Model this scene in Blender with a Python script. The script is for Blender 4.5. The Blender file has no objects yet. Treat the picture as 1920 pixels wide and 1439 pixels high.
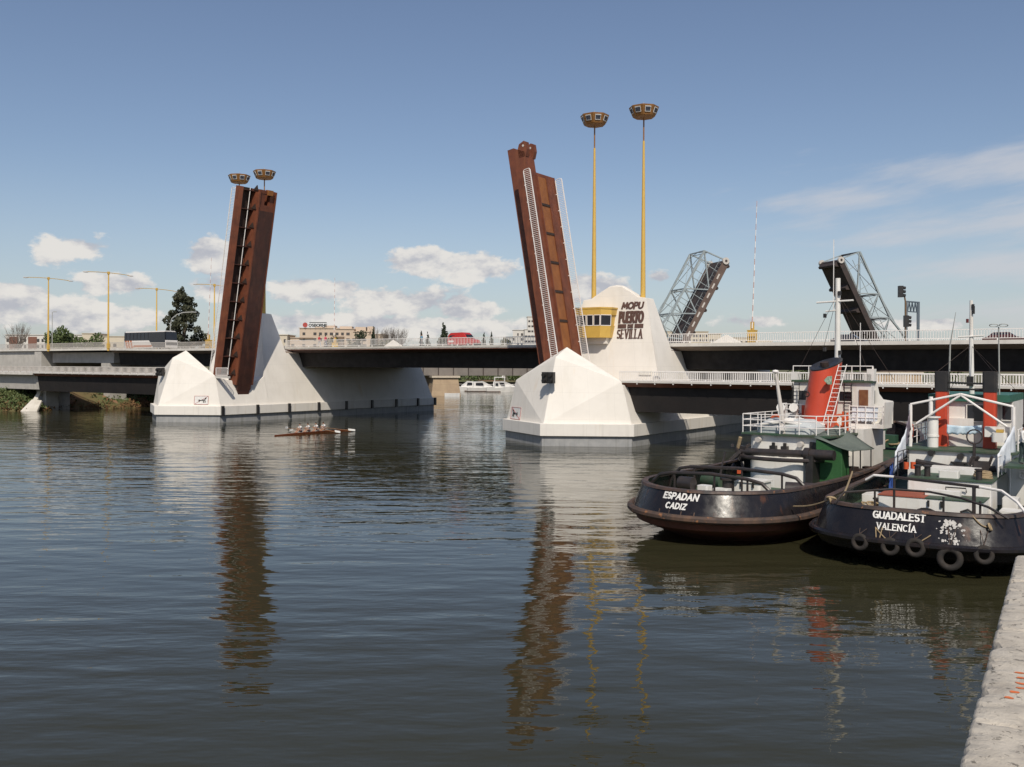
import bpy, bmesh, math, random
from mathutils import Vector, Matrix, noise as mnoise
R = math.radians
rnd = random.Random(7)
sc = bpy.context.scene
COL = sc.collection
# ---------------------------------------------------------------- camera
cam = bpy.data.cameras.new('camera'); camo = bpy.data.objects.new('camera', cam); COL.objects.link(camo)
camo.location = (0, 0, 7.83); camo.rotation_mode = 'XYZ'
camo.rotation_euler = (Matrix.Rotation(R(90), 3, 'X') @ Matrix.Rotation(R(0.27), 3, 'Z')).to_euler()
cam.sensor_width = 36; cam.lens = 1757.5 / 1920 * 36
cam.shift_y = (686.2 - 719.5) / 1920
cam.clip_start = 0.1; cam.clip_end = 20000
sc.camera = camo
sc.render.resolution_x = 1024; sc.render.resolution_y = 767
# ---------------------------------------------------------------- sun, sky, exposure
SUN_EL, SUN_X = 47, 0.05
sdir = Vector((SUN_X, -1, 0)).normalized() * math.cos(R(SUN_EL)) + Vector((0, 0, math.sin(R(SUN_EL))))
sun = bpy.data.lights.new('sun', 'SUN'); sun.energy = 4.0; sun.angle = R(0.5); sun.color = (1, 0.925, 0.80)
suno = bpy.data.objects.new('sun', sun); COL.objects.link(suno)
suno.rotation_euler = sdir.to_track_quat('Z', 'Y').to_euler(); suno.location = (0, -30, 60)
w = bpy.data.worlds.new('World'); sc.world = w; w.use_nodes = True
nt = w.node_tree; N = nt.nodes; N.clear(); LK = nt.links.new
def wm(op, a, b=None, c=None, clamp=False):
    n = N.new('ShaderNodeMath'); n.operation = op; n.use_clamp = clamp
    for i, v in enumerate((a, b, c)):
        if v is None: continue
        if isinstance(v, (int, float)): n.inputs[i].default_value = v
        else: LK(v, n.inputs[i])
    return n.outputs[0]
def wstep(x, lo, hi):
    n = N.new('ShaderNodeMapRange'); n.interpolation_type = 'SMOOTHSTEP'
    LK(x, n.inputs[0]); n.inputs[1].default_value = lo; n.inputs[2].default_value = hi
    return n.outputs[0]
def wnoise(vec, scale, detail=6, rough=0.55):
    n = N.new('ShaderNodeTexNoise'); n.inputs['Scale'].default_value = scale; n.inputs['Detail'].default_value = detail
    n.inputs['Roughness'].default_value = rough; LK(vec, n.inputs['Vector']); return n.outputs['Fac']
def wcomb(x, y, z=0.0):
    n = N.new('ShaderNodeCombineXYZ')
    for i, v in enumerate((x, y, z)):
        if isinstance(v, (int, float)): n.inputs[i].default_value = v
        else: LK(v, n.inputs[i])
    return n.outputs[0]
def wmix(f, a, b):
    n = N.new('ShaderNodeMix'); n.data_type = 'RGBA'; LK(f, n.inputs[0])
    for s, v in ((n.inputs[6], a), (n.inputs[7], b)):
        if isinstance(v, tuple): s.default_value = v
        else: LK(v, s)
    return n.outputs[2]
tc = N.new('ShaderNodeTexCoord'); sp = N.new('ShaderNodeSeparateXYZ'); LK(tc.outputs['Generated'], sp.inputs[0])
AZ = wm('ARCTAN2', sp.outputs[0], sp.outputs[1]); EL = wm('ARCSINE', sp.outputs[2])
sky = N.new('ShaderNodeTexSky'); sky.sky_type = 'NISHITA'; sky.sun_disc = False
sky.sun_elevation = R(SUN_EL); sky.sun_rotation = math.atan2(sdir.x, sdir.y)
sky.air_density = 1.0; sky.dust_density = 0.9; sky.ozone_density = 1.8; sky.altitude = 0
# cumulus: soft ellipses of (azimuth, elevation, half width, half height), eaten away by noise
CUM = [(-.432, .113, .048, .024), (-.315, .108, .034, .022), (-.50, .060, .10, .020), (-.40, .078, .055, .018), (-.44, .045, .16, .020),
       (-.305, .075, .04, .02), (-.09, .109, .058, .020), (-.028, .104, .048, .020), (-.20, .078, .060, .017), (-.125, .066, .075, .021),
       (-.05, .060, .05, .016), (-.15, .042, .20, .016), (.085, .080, .045, .018), (.155, .094, .018, .010), (.26, .046, .06, .012),
       (.42, .042, .06, .010), (-.85, .08, .12, .03), (.80, .07, .12, .025), (-1.3, .10, .2, .04), (1.3, .09, .25, .035), (2.2, .12, .3, .05), (-2.2, .12, .3, .05)]
def emask(a0, e0, sa, se):
    dx = wm('DIVIDE', wm('SUBTRACT', AZ, a0), sa); dy = wm('DIVIDE', wm('SUBTRACT', EL, e0), se)
    return wm('SUBTRACT', 1.0, wm('SQRT', wm('ADD', wm('MULTIPLY', dx, dx), wm('MULTIPLY', dy, dy))))
acc = None
for c_ in CUM:
    m_ = emask(*c_); acc = m_ if acc is None else wm('SMOOTH_MAX', acc, m_, 0.25)
cv = wcomb(wm('MULTIPLY', AZ, 17.0), wm('MULTIPLY', EL, 30.0), 0.4)
cv2 = wcomb(wm('ADD', wm('MULTIPLY', AZ, 17.0), 0.10), wm('ADD', wm('MULTIPLY', EL, 30.0), 0.34), 0.4)
n1 = wnoise(cv, 1.0, 8, 0.6); n2 = wnoise(cv2, 1.0, 8, 0.6)
dens = wstep(wm('ADD', acc, wm('MULTIPLY', wm('SUBTRACT', n1, 0.5), 2.6)), 0.14, 0.42)
lit = wstep(wm('SUBTRACT', n1, n2), -0.16, 0.10)
ccol = wmix(lit, (4.7, 4.8, 5.3, 1), (7.9, 7.6, 7.2, 1))
# cirrus: long thin streaks, drawn out along the azimuth
CIR = [(.50, .190, .16, .024), (.48, .140, .16, .024), (.50, .095, .17, .020), (.34, .168, .10, .014), (.55, .05, .2, .02), (.9, .2, .3, .05), (-.9, .3, .3, .05)]
acc2 = None
for c_ in CIR:
    m_ = emask(*c_); acc2 = m_ if acc2 is None else wm('SMOOTH_MAX', acc2, m_, 0.3)
sv = wcomb(wm('MULTIPLY', AZ, 6.0), wm('ADD', wm('MULTIPLY', EL, 30.0), wm('MULTIPLY', AZ, -4.0)), 2.0)
cir = wm('MULTIPLY', wstep(wm('ADD', acc2, wm('MULTIPLY', wm('SUBTRACT', wnoise(sv, 1.0, 6, .6), .5), 3.2)), -0.25, 1.0), 0.66)
veil = wm('MULTIPLY', wm('SUBTRACT', 1.0, wstep(EL, 0.0, 0.22)), 0.42)
hs = N.new('ShaderNodeHueSaturation'); LK(sky.outputs[0], hs.inputs['Color'])
hs.inputs['Hue'].default_value = 0.505; hs.inputs['Saturation'].default_value = 0.96; hs.inputs['Value'].default_value = 0.96
c0 = wmix(veil, hs.outputs[0], (5.1, 5.45, 6.3, 1))
c1 = wmix(cir, c0, (6.0, 6.0, 6.3, 1))
c2 = wmix(wm('MULTIPLY', dens, 0.93), c1, ccol)
bg = N.new('ShaderNodeBackground'); bg.inputs[1].default_value = 0.10; LK(c2, bg.inputs[0])
wo = N.new('ShaderNodeOutputWorld'); LK(bg.outputs[0], wo.inputs[0])
sc.view_settings.view_transform = 'Standard'; sc.view_settings.look = 'None'
sc.view_settings.exposure = 0.0; sc.view_settings.gamma = 1
sc.cycles.max_bounces = 6; sc.cycles.diffuse_bounces = 3; sc.cycles.glossy_bounces = 4; sc.cycles.transparent_max_bounces = 8
sc.cycles.caustics_reflective = False; sc.cycles.caustics_refractive = False

# ---------------------------------------------------------------- frames
TH = R(34.5)
B = Vector((math.cos(TH), -math.sin(TH), 0)); RV = Vector((math.sin(TH), math.cos(TH), 0))
ORG = {'R': Vector((2.758, 91.24, 0)), 'L': Vector((2.758, 91.24, 0)) - 61.79 * B}
def W(side, u, v, z=0.0): return ORG[side] + u * B + v * RV + Vector((0, 0, z))

# ---------------------------------------------------------------- mesh building
class MB:
    def __init__(s): s.v = []; s.f = []; s.mi = []
    def add(s, vs, fs, m=0):
        o = len(s.v); s.v += [Vector(p) for p in vs]; s.f += [tuple(i + o for i in f) for f in fs]; s.mi += [m] * len(fs)
    def box(s, x0, x1, y0, y1, z0, z1, m=0):
        s.add([(x0, y0, z0), (x1, y0, z0), (x1, y1, z0), (x0, y1, z0), (x0, y0, z1), (x1, y0, z1), (x1, y1, z1), (x0, y1, z1)],
              [(0, 3, 2, 1), (4, 5, 6, 7), (0, 1, 5, 4), (1, 2, 6, 5), (2, 3, 7, 6), (3, 0, 4, 7)], m)
    def prism(s, poly, z0, z1, m=0):
        n = len(poly)
        s.add([(p[0], p[1], z0) for p in poly] + [(p[0], p[1], z1) for p in poly],
              [tuple(range(n))[::-1], tuple(range(n, 2 * n))] + [(i, (i + 1) % n, n + (i + 1) % n, n + i) for i in range(n)], m)
    def ext(s, pts, d, m=0):
        n = len(pts); d = Vector(d)
        s.add([Vector(p) for p in pts] + [Vector(p) + d for p in pts],
              [tuple(range(n))[::-1], tuple(range(n, 2 * n))] + [(i, (i + 1) % n, n + (i + 1) % n, n + i) for i in range(n)], m)
    def loft(s, rings, caps=True, closed=True, m=0):
        n = len(rings[0]); vs = [p for r in rings for p in r]; fs = []
        for k in range(len(rings) - 1):
            for i in range(n if closed else n - 1):
                j = (i + 1) % n; fs.append((k * n + i, k * n + j, (k + 1) * n + j, (k + 1) * n + i))
        if caps: fs += [tuple(range(n))[::-1], tuple(range((len(rings) - 1) * n, len(rings) * n))]
        s.add(vs, fs, m)
    def tube(s, path, r, n=6, closed=False, m=0):
        P = [Vector(p) for p in path]; rr = r if isinstance(r, (list, tuple)) else [r] * len(P)
        rings = []; up = None
        for i, p in enumerate(P):
            if closed: t = P[(i + 1) % len(P)] - P[i - 1]
            else: t = P[min(i + 1, len(P) - 1)] - P[max(i - 1, 0)]
            t = t.normalized() if t.length > 1e-9 else Vector((0, 0, 1))
            if up is None: up = Vector((0, 0, 1)) if abs(t.z) < .9 else Vector((1, 0, 0))
            a = t.cross(up)
            if a.length < 1e-6: a = t.orthogonal()
            a.normalize(); b = a.cross(t).normalized(); up = b
            rings.append([p + rr[i] * (math.cos(q) * a + math.sin(q) * b) for q in [2 * math.pi * k / n + math.pi / n for k in range(n)]])
        if closed: rings.append(rings[0])
        s.loft(rings, caps=not closed, m=m)
    def bar(s, p0, p1, w, h, up=(0, 0, 1), m=0):
        p0 = Vector(p0); p1 = Vector(p1); t = (p1 - p0).normalized(); u = Vector(up)
        a = t.cross(u)
        if a.length < 1e-6: a = t.orthogonal()
        a.normalize(); b = a.cross(t)
        q = [(-w / 2, -h / 2), (w / 2, -h / 2), (w / 2, h / 2), (-w / 2, h / 2)]
        s.loft([[p + x * a + y * b for x, y in q] for p in (p0, p1)], m=m)
    def lathe(s, prof, c=(0, 0, 0), n=16, rot=0.0, m=0):
        c = Vector(c)
        s.loft([[c + Vector((r * math.cos(rot + 2 * math.pi * k / n), r * math.sin(rot + 2 * math.pi * k / n), z)) for k in range(n)] for r, z in prof], m=m)
    def ball(s, c, r, n=8, k=5, m=0):
        c = Vector(c); r = Vector(r) if not isinstance(r, (int, float)) else Vector((r, r, r)); rings = []
        for i in range(k + 1):
            a = math.pi * (i / k - .5) * .995; z = math.sin(a); q = math.cos(a)
            rings.append([c + Vector((r.x * q * math.cos(2 * math.pi * j / n), r.y * q * math.sin(2 * math.pi * j / n), r.z * z)) for j in range(n)])
        s.loft(rings, m=m)
    def torus(s, c, ax, R_, r, n=20, k=8, m=0):
        c = Vector(c); ax = Vector(ax).normalized(); a = ax.orthogonal().normalized(); b = ax.cross(a)
        s.tube([c + R_ * (math.cos(2 * math.pi * i / n) * a + math.sin(2 * math.pi * i / n) * b) for i in range(n)], r, k, True, m)
    def quad(s, *p, m=0): s.add(p, [tuple(range(len(p)))], m)
    def build(s, name, mat, parent=None, loc=None, smooth=False, rotz=0.0, bevel=0.0):
        me = bpy.data.meshes.new(name)
        off = Vector(loc) if (loc is not None and rotz == 0.0 and parent is None) else Vector((0, 0, 0))
        me.from_pydata([v - off for v in s.v], [], s.f)
        for m_ in (mat if isinstance(mat, (list, tuple)) else [mat]): me.materials.append(m_)
        if isinstance(mat, (list, tuple)): me.polygons.foreach_set('material_index', s.mi)
        bm = bmesh.new(); bm.from_mesh(me); bmesh.ops.remove_doubles(bm, verts=bm.verts, dist=1e-5)
        bmesh.ops.recalc_face_normals(bm, faces=bm.faces); bm.to_mesh(me); bm.free()
        if smooth: me.shade_smooth(); me.set_sharp_from_angle(angle=0.7)
        o = bpy.data.objects.new(name, me); COL.objects.link(o)
        if parent is not None: o.parent = parent
        if loc is not None: o.location = loc
        if rotz: o.rotation_euler.z = rotz
        if bevel:
            b = o.modifiers.new('bevel', 'BEVEL'); b.width = bevel; b.segments = 2; b.limit_method = 'ANGLE'
        return o
def thing(name, label, cat, loc=(0, 0, 0), rotz=0.0, group=None):
    o = bpy.data.objects.new(name, None); COL.objects.link(o); o.empty_display_size = .5
    o.location = loc; o.rotation_euler.z = rotz
    return tag(o, label, cat, group)
def tag(o, label, cat, group=None):
    o['label'] = label; o['category'] = cat
    if group: o['group'] = group
    return o
def kind(o, k): o['kind'] = k; return o
def dup(o, loc, rotz, label, group=None):
    c = o.copy(); COL.objects.link(c); c.location = loc; c.rotation_euler.z = rotz; c['label'] = label
    if group: c['group'] = group
    for ch in list(o.children):
        d = ch.copy(); COL.objects.link(d); d.parent = c
        for g in list(ch.children):
            e = g.copy(); COL.objects.link(e); e.parent = d
    return c

# ---------------------------------------------------------------- materials
MATS = {}
def mat(name, c, rough=.6, c2=None, sc_=3.0, amt=1.0, metal=0.0, bump=0.0, bsc=20.0, streak=None, spec=.5, grid=None, spots=None, stretch=(1, 1, 1), rust=None):
    """base colour c broken up towards c2 by noise; streak=(colour, scale, amount): vertical stains; spots=(colour, scale, threshold)"""
    if name in MATS: return MATS[name]
    m = bpy.data.materials.new(name); m.use_nodes = True; t = m.node_tree; n = t.nodes; p = n['Principled BSDF']; L = t.links.new
    p.inputs['Roughness'].default_value = rough; p.inputs['Metallic'].default_value = metal; p.inputs['Specular IOR Level'].default_value = spec
    tcn = n.new('ShaderNodeTexCoord')
    mp = n.new('ShaderNodeMapping'); L(tcn.outputs['Object'], mp.inputs[0]); mp.inputs['Scale'].default_value = stretch
    def nz(scale, det=6, r=.6, vec=None):
        q = n.new('ShaderNodeTexNoise'); q.inputs['Scale'].default_value = scale; q.inputs['Detail'].default_value = det; q.inputs['Roughness'].default_value = r
        L(vec or mp.outputs[0], q.inputs['Vector']); return q.outputs['Fac']
    def ramp(x, lo, hi):
        q = n.new('ShaderNodeMapRange'); L(x, q.inputs[0]); q.inputs[1].default_value = lo; q.inputs[2].default_value = hi; return q.outputs[0]
    def mix(f, a, b):
        q = n.new('ShaderNodeMix'); q.data_type = 'RGBA'
        if isinstance(f, float): q.inputs[0].default_value = f
        else: L(f, q.inputs[0])
        for s_, v in ((q.inputs[6], a), (q.inputs[7], b)):
            if isinstance(v, tuple): s_.default_value = v + (1,)
            else: L(v, s_)
        return q.outputs[2]
    def mul(a, k):
        q = n.new('ShaderNodeMath'); q.operation = 'MULTIPLY'; L(a, q.inputs[0]); q.inputs[1].default_value = k; return q.outputs[0]
    c2 = c2 or tuple(x * .8 for x in c)
    col = mix(mul(ramp(nz(sc_), .35, .68), amt), c, c2)
    if streak:
        sm = n.new('ShaderNodeMapping'); L(tcn.outputs['Object'], sm.inputs[0]); sm.inputs['Scale'].default_value = (1, 1, .07)
        f = ramp(nz(streak[1], 4, .6, sm.outputs[0]), .52, .72); col = mix(mul(f, streak[2]), col, streak[0])
    if rust:
        sm2 = n.new('ShaderNodeMapping'); L(tcn.outputs['Object'], sm2.inputs[0]); sm2.inputs['Scale'].default_value = (1, 1, .10); sm2.inputs['Location'].default_value = (7, 3, 1)
        col = mix(mul(ramp(nz(rust[1], 3, .6, sm2.outputs[0]), rust[3], rust[3] + .12), rust[2]), col, rust[0])
    if spots: col = mix(ramp(nz(spots[1], 5, .7), spots[2], spots[2] + .05), col, spots[0])
    if grid:
        bk = n.new('ShaderNodeTexBrick'); bk.offset = 0.0 if len(grid) < 4 else grid[3]
        bk.inputs['Color1'].default_value = (0, 0, 0, 1); bk.inputs['Color2'].default_value = (0.15, .15, .15, 1); bk.inputs['Mortar'].default_value = (1, 1, 1, 1)
        bk.inputs['Scale'].default_value = 1; bk.inputs['Mortar Size'].default_value = grid[2]; bk.inputs['Brick Width'].default_value = grid[0]; bk.inputs['Row Height'].default_value = grid[1]
        gm = n.new('ShaderNodeSeparateXYZ'); L(tcn.outputs['Object'], gm.inputs[0]); gc = n.new('ShaderNodeCombineXYZ')
        ad = n.new('ShaderNodeMath'); ad.operation = 'ADD'; L(gm.outputs[0], ad.inputs[0]); L(gm.outputs[1], ad.inputs[1])
        L(ad.outputs[0], gc.inputs[0]); L(gm.outputs[2], gc.inputs[1]); L(gc.outputs[0], bk.inputs['Vector'])
        bw = n.new('ShaderNodeRGBToBW'); L(bk.outputs[0], bw.inputs[0])
        col = mix(mul(bw.outputs[0], .35), col, tuple(x * .55 for x in c))
    L(col, p.inputs['Base Color'])
    rr = ramp(nz(sc_ * 2.3), .3, .7); q = n.new('ShaderNodeMapRange'); L(rr, q.inputs[0]); q.inputs[3].default_value = max(.03, rough - .12); q.inputs[4].default_value = min(1, rough + .12); L(q.outputs[0], p.inputs['Roughness'])
    if bump:
        b = n.new('ShaderNodeBump'); b.inputs['Strength'].default_value = .6; b.inputs['Distance'].default_value = bump; L(nz(bsc, 8, .65), b.inputs['Height']); L(b.outputs[0], p.inputs['Normal'])
    MATS[name] = m; return m
WHITEC = mat('white_rendered_concrete', (.745, .70, .64), .75, (.665, .625, .57), .45, .8, streak=((.57, .52, .44), 1.1, .28), rust=((.60, .43, .22), .55, .30, .64), bump=.004, bsc=6, grid=(3.4, 2.6, .012))
PLINTH = mat('white_plinth_panels', (.73, .69, .635), .7, (.66, .625, .58), .6, .7, streak=((.52, .49, .45), 2.0, .45), rust=((.50, .38, .22), .8, .35, .60), grid=(3.1, 8.0, .012))
FOOT = mat('grey_wet_footing', (.34, .335, .33), .5, (.24, .245, .25), 1.2, .8, streak=((.12, .12, .10), 2.5, .6))
RUSTC = mat('weathering_steel', (.175, .050, .022), .62, (.10, .030, .015), .8, 1.0, streak=((.22, .075, .03), 2.2, .5), bump=.004, bsc=8)
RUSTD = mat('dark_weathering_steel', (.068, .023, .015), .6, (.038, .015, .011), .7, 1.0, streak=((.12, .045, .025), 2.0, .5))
ORANGE = mat('orange_track_panels', (.27, .098, .026), .6, (.20, .068, .02), .9, 1.0, streak=((.2, .07, .025), 2, .5))
BLACKST = mat('dark_girder_steel', (.014, .010, .009), .75, (.008, .006, .006), .5, 1.0)
RAILW = mat('white_rail_paint', (.80, .76, .73), .45, (.68, .64, .60), 3, .6)
RAILG = mat('pale_grey_rail_paint', (.55, .51, .47), .5, (.46, .42, .38), 3, .6)
YEL = mat('ochre_yellow_paint', (.60, .385, .085), .45, (.54, .34, .075), 1.5, .7)
BOWL = mat('brown_orange_bowl_paint', (.27, .125, .032), .55, (.20, .085, .022), 2, .8)
GLASS = mat('dark_window_glass', (.018, .02, .026), .08, (.03, .03, .035), 1, .5)
BLK = mat('black_paint', (.016, .015, .016), .42, (.030, .026, .024), 2.5, .9)
LETT = mat('brown_letter_metal', (.105, .055, .042), .5, (.07, .035, .028), 2, .8)
CONC = mat('grey_concrete', (.47, .445, .41), .8, (.37, .35, .32), .8, 1.0, streak=((.28, .26, .23), 1.5, .45), bump=.005, bsc=9)
CONCE = mat('pale_edge_concrete', (.62, .59, .54), .75, (.52, .49, .45), .8, 1.0, streak=((.40, .37, .33), 1.5, .4))
ASPH = mat('asphalt', (.055, .053, .052), .9, (.04, .04, .04), 6, 1)
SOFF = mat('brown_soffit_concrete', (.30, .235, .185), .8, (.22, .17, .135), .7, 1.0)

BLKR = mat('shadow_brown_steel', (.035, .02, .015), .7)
# ---------------------------------------------------------------- stroke lettering
def arc(cx, cy, rx, ry, a0, a1, n=8): return [(cx + rx * math.cos(R(a0 + (a1 - a0) * i / n)), cy + ry * math.sin(R(a0 + (a1 - a0) * i / n))) for i in range(n + 1)]
GL = {
 'A': (.72, [[(0, 0), (.36, 1), (.72, 0)], [(.15, .34), (.57, .34)]]),
 'B': (.62, [[(0, 0), (0, 1)], [(0, 1), (.33, 1)] + arc(.33, .76, .24, .24, 90, -90, 6) + [(0, .52)], [(.33, .52)] + arc(.36, .26, .26, .26, 90, -90, 6) + [(0, 0)]]),
 'C': (.70, [arc(.38, .5, .38, .5, 52, 308, 12)]),
 'D': (.68, [[(0, 0), (0, 1)], [(0, 1), (.25, 1)] + arc(.25, .5, .43, .5, 90, -90, 9) + [(0, 0)]]),
 'E': (.56, [[(0, 0), (0, 1)], [(0, 1), (.56, 1)], [(0, .52), (.46, .52)], [(0, 0), (.56, 0)]]),
 'G': (.74, [arc(.38, .5, .38, .5, 52, 335, 12), [(.73, .02), (.73, .44)], [(.44, .44), (.74, .44)]]),
 'I': (.10, [[(.05, 0), (.05, 1)]]),
 'J': (.1, []),
 'L': (.52, [[(0, 1), (0, 0)], [(0, 0), (.52, 0)]]),
 'M': (.84, [[(0, 0), (.1, 1), (.42, .25), (.74, 1), (.84, 0)]]),
 'N': (.68, [[(0, 0), (0, 1)], [(0, 1), (.68, 0)], [(.68, 0), (.68, 1)]]),
 'O': (.80, [arc(.40, .5, .40, .5, 0, 360, 16)]),
 'P': (.58, [[(0, 0), (0, 1)], [(0, 1), (.30, 1)] + arc(.30, .74, .27, .26, 90, -90, 6) + [(0, .48)]]),
 'R': (.62, [[(0, 0), (0, 1)], [(0, 1), (.30, 1)] + arc(.30, .75, .27, .25, 90, -90, 6) + [(0, .5)], [(.26, .5), (.62, 0)]]),
 'S': (.58, [arc(.29, .75, .27, .25, 35, 270, 8) + arc(.29, .25, .29, .25, 90, -145, 8)]),
 'T': (.62, [[(.31, 0), (.31, 1)], [(0, 1), (.62, 1)]]),
 'U': (.64, [[(0, 1), (0, .32)] + arc(.32, .32, .32, .32, 180, 360, 8) + [(.64, 1)]]),
 'V': (.68, [[(0, 1), (.34, 0), (.68, 1)]]),
 'Z': (.60, [[(0, 1), (.6, 1), (0, 0), (.6, 0)]]),
 '\u00cd': (.10, [[(.05, 0), (.05, 1)], [(.0, 1.16), (.14, 1.34)]]),
}
def letters(mb, text, x0, x1, y0, h, wd, fn, depth=.03, serif=0.0, slant=0.0, gap=.22, thin=1.0):
    """strokes of width wd laid from x0 to x1 on the surface fn(x, y, d): d metres proud of it"""
    ws = [GL[c][0] if c != ' ' else .35 for c in text]
    tot = sum(ws) + gap * (len(text) - 1); kx = (x1 - x0 - wd) / tot; x = x0 + wd / 2; lev = 0
    for c, wl in zip(text, ws):
        if c != ' ':
            for si, st in enumerate(GL[c][1]):
                P = [Vector((x + q[0] * kx + q[1] * h * slant, y0 + wd / 2 + q[1] * (h - wd))) for q in st]
                for i in range(len(P) - 1):
                    a, b_ = P[i], P[i + 1]; t = (b_ - a)
                    if t.length < 1e-6: continue
                    vert = abs(t.normalized().y) > .6
                    ww = wd * (1 if vert else thin); t = t.normalized(); nn = Vector((-t.y, t.x)) * ww / 2
                    e = ww * .32 if len(P) > 3 else ww * .5
                    a2 = a - t * e; b2 = b_ + t * e; k = max(1, int((b2 - a2).length / .4)); lev = (lev + 1) % 9
                    d1 = depth + .0012 * lev; r0 = []; 
                    for j in range(k + 1):
                        q = a2.lerp(b2, j / k)
                        r0.append([fn(*(q + nn), d1), fn(*(q - nn), d1), fn(*(q - nn), -.01), fn(*(q + nn), -.01)])
                    mb.loft(r0)
                if serif and len(st) == 2 and abs(st[0][0] - st[1][0]) < .4 and abs(st[0][1] - st[1][1]) > .5 or (serif and c in 'AVMN' and len(st) > 2):
                    for q in ((st[0], st[-1]) if c not in 'V' else (st[0], st[-1])):
                        px, py = x + q[0] * kx + q[1] * h * slant, y0 + wd / 2 + q[1] * (h - wd)
                        sgn = 1 if q[1] > .5 else -1; lev = (lev + 1) % 9; d1 = depth + .0012 * lev + .012
                        yb = py + sgn * wd * .5
                        mb.loft([[fn(px + sx, yb, d1), fn(px + sx, yb - sgn * wd * .45, d1), fn(px + sx, yb - sgn * wd * .45, -.01), fn(px + sx, yb, -.01)] for sx in (-serif, serif)])
        x += (wl + gap) * kx

# ================================================================ WATER, BANKS
def water_material():
    m = bpy.data.materials.new('river_water'); m.use_nodes = True; t = m.node_tree; n = t.nodes; L = t.links.new; p = n['Principled BSDF']
    p.inputs['Base Color'].default_value = (.033, .031, .0155, 1); p.inputs['Specular IOR Level'].default_value = .42; p.inputs['Roughness'].default_value = .02; p.inputs['IOR'].default_value = 1.33
    tcn = n.new('ShaderNodeTexCoord')
    def nz(scale, sx, sy, det, rot=0.0, rough=.5):
        mp = n.new('ShaderNodeMapping'); mp.inputs['Scale'].default_value = (sx, sy, 1); mp.inputs['Rotation'].default_value = (0, 0, rot); L(tcn.outputs['Object'], mp.inputs[0])
        q = n.new('ShaderNodeTexNoise'); q.inputs['Scale'].default_value = scale; q.inputs['Detail'].default_value = det; q.inputs['Roughness'].default_value = rough; L(mp.outputs[0], q.inputs['Vector']); return q.outputs['Fac']
    def math_(op, a, b):
        q = n.new('ShaderNodeMath'); q.operation = op
        for i, v in enumerate((a, b)):
            if isinstance(v, (int, float)): q.inputs[i].default_value = v
            else: L(v, q.inputs[i])
        return q.outputs[0]
    patch = n.new('ShaderNodeMapRange'); L(nz(.022, 1, 2.2, 3, .3), patch.inputs[0]); patch.inputs[1].default_value = .38; patch.inputs[2].default_value = .66; patch.inputs[3].default_value = .5; patch.inputs[4].default_value = 1.3
    h = math_('ADD', math_('MULTIPLY', nz(.42, .55, 1.5, 1, .12), 1.1), math_('MULTIPLY', nz(1.3, .6, 1.5, 2.0, -.2), .34))
    h = math_('ADD', h, math_('MULTIPLY', nz(4.5, .7, 1.3, 1, .4), .022))
    h = math_('MULTIPLY', h, patch.outputs[0])
    b = n.new('ShaderNodeBump'); b.inputs['Strength'].default_value = 1; b.inputs['Distance'].default_value = .075; L(h, b.inputs['Height']); L(b.outputs[0], p.inputs['Normal'])
    return m
mb = MB(); mb.quad((-2500, -60, 0), (2500, -60, 0), (2500, 700, 0), (-2500, 700, 0))
kind(mb.build('water', water_material()), 'structure')
mb = MB(); mb.quad((-9000, 300, 2.6), (9000, 300, 2.6), (9000, 14000, 2.6), (-9000, 14000, 2.6))
FIELD = mat('dry_grass_ground', (.10, .11, .045), .9, (.16, .13, .07), .05, 1.0)
kind(mb.build('ground', FIELD), 'structure')
SOIL = mat('bank_soil_and_weeds', (.075, .095, .03), .95, (.17, .085, .045), .10, 1.0, bump=.06, bsc=1.3, spots=((.22, .12, .065), .22, .60))
def inland(x, y):
    """metres behind the shoreline (negative over water)"""
    d = Vector((x, y, 0)) - ORG['L']; u, v = d.dot(B), d.dot(RV)
    nz = mnoise.noise(Vector((x * .05, y * .05, 1))) * 4 + mnoise.noise(Vector((x * .2, y * .2, 5))) * 1.0
    left = -45.5 - u + nz * .4 + 4.5 * math.exp(-((v - 7.5) / 4) ** 2) + 7 * math.exp(-((v - 21) / 6) ** 2) - .75 * max(0, v - 70)
    d2 = Vector((x, y, 0)) - ORG['R']; right = d2.dot(B) - 58 + nz * .4
    far = y - 302 + nz * .5
    return max(left, right, far), v, left
def bank_z(x, y):
    q, v, left = inland(x, y)
    z = -1.6 + 2.4 * min(1, max(0, (q + 3) / 5)) + 2.2 * min(1, max(0, (q - 1.5) / 7)) + .8 * min(1, max(0, (q - 20) / 30))
    return z + (mnoise.noise(Vector((x * .35, y * .35, 2))) * .35 + mnoise.noise(Vector((x * 1.1, y * 1.1, 3))) * .15 if q > -2 else 0)
mb = MB()
xs = [-420 + i * 12 for i in range(23)] + [-150 + i * 1.5 for i in range(74)] + [-38 + i * 8 for i in range(60)]
ys = [30 + i * 6 for i in range(13)] + [108 + i * 1.6 for i in range(76)] + [231 + i * 4 for i in range(22)]
mb.add([(x, y, bank_z(x, y)) for y in ys for x in xs], [(j * len(xs) + i, j * len(xs) + i + 1, (j + 1) * len(xs) + i + 1, (j + 1) * len(xs) + i) for j in range(len(ys) - 1) for i in range(len(xs) - 1)])
kind(mb.build('river_bank', SOIL, smooth=True), 'structure')

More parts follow.
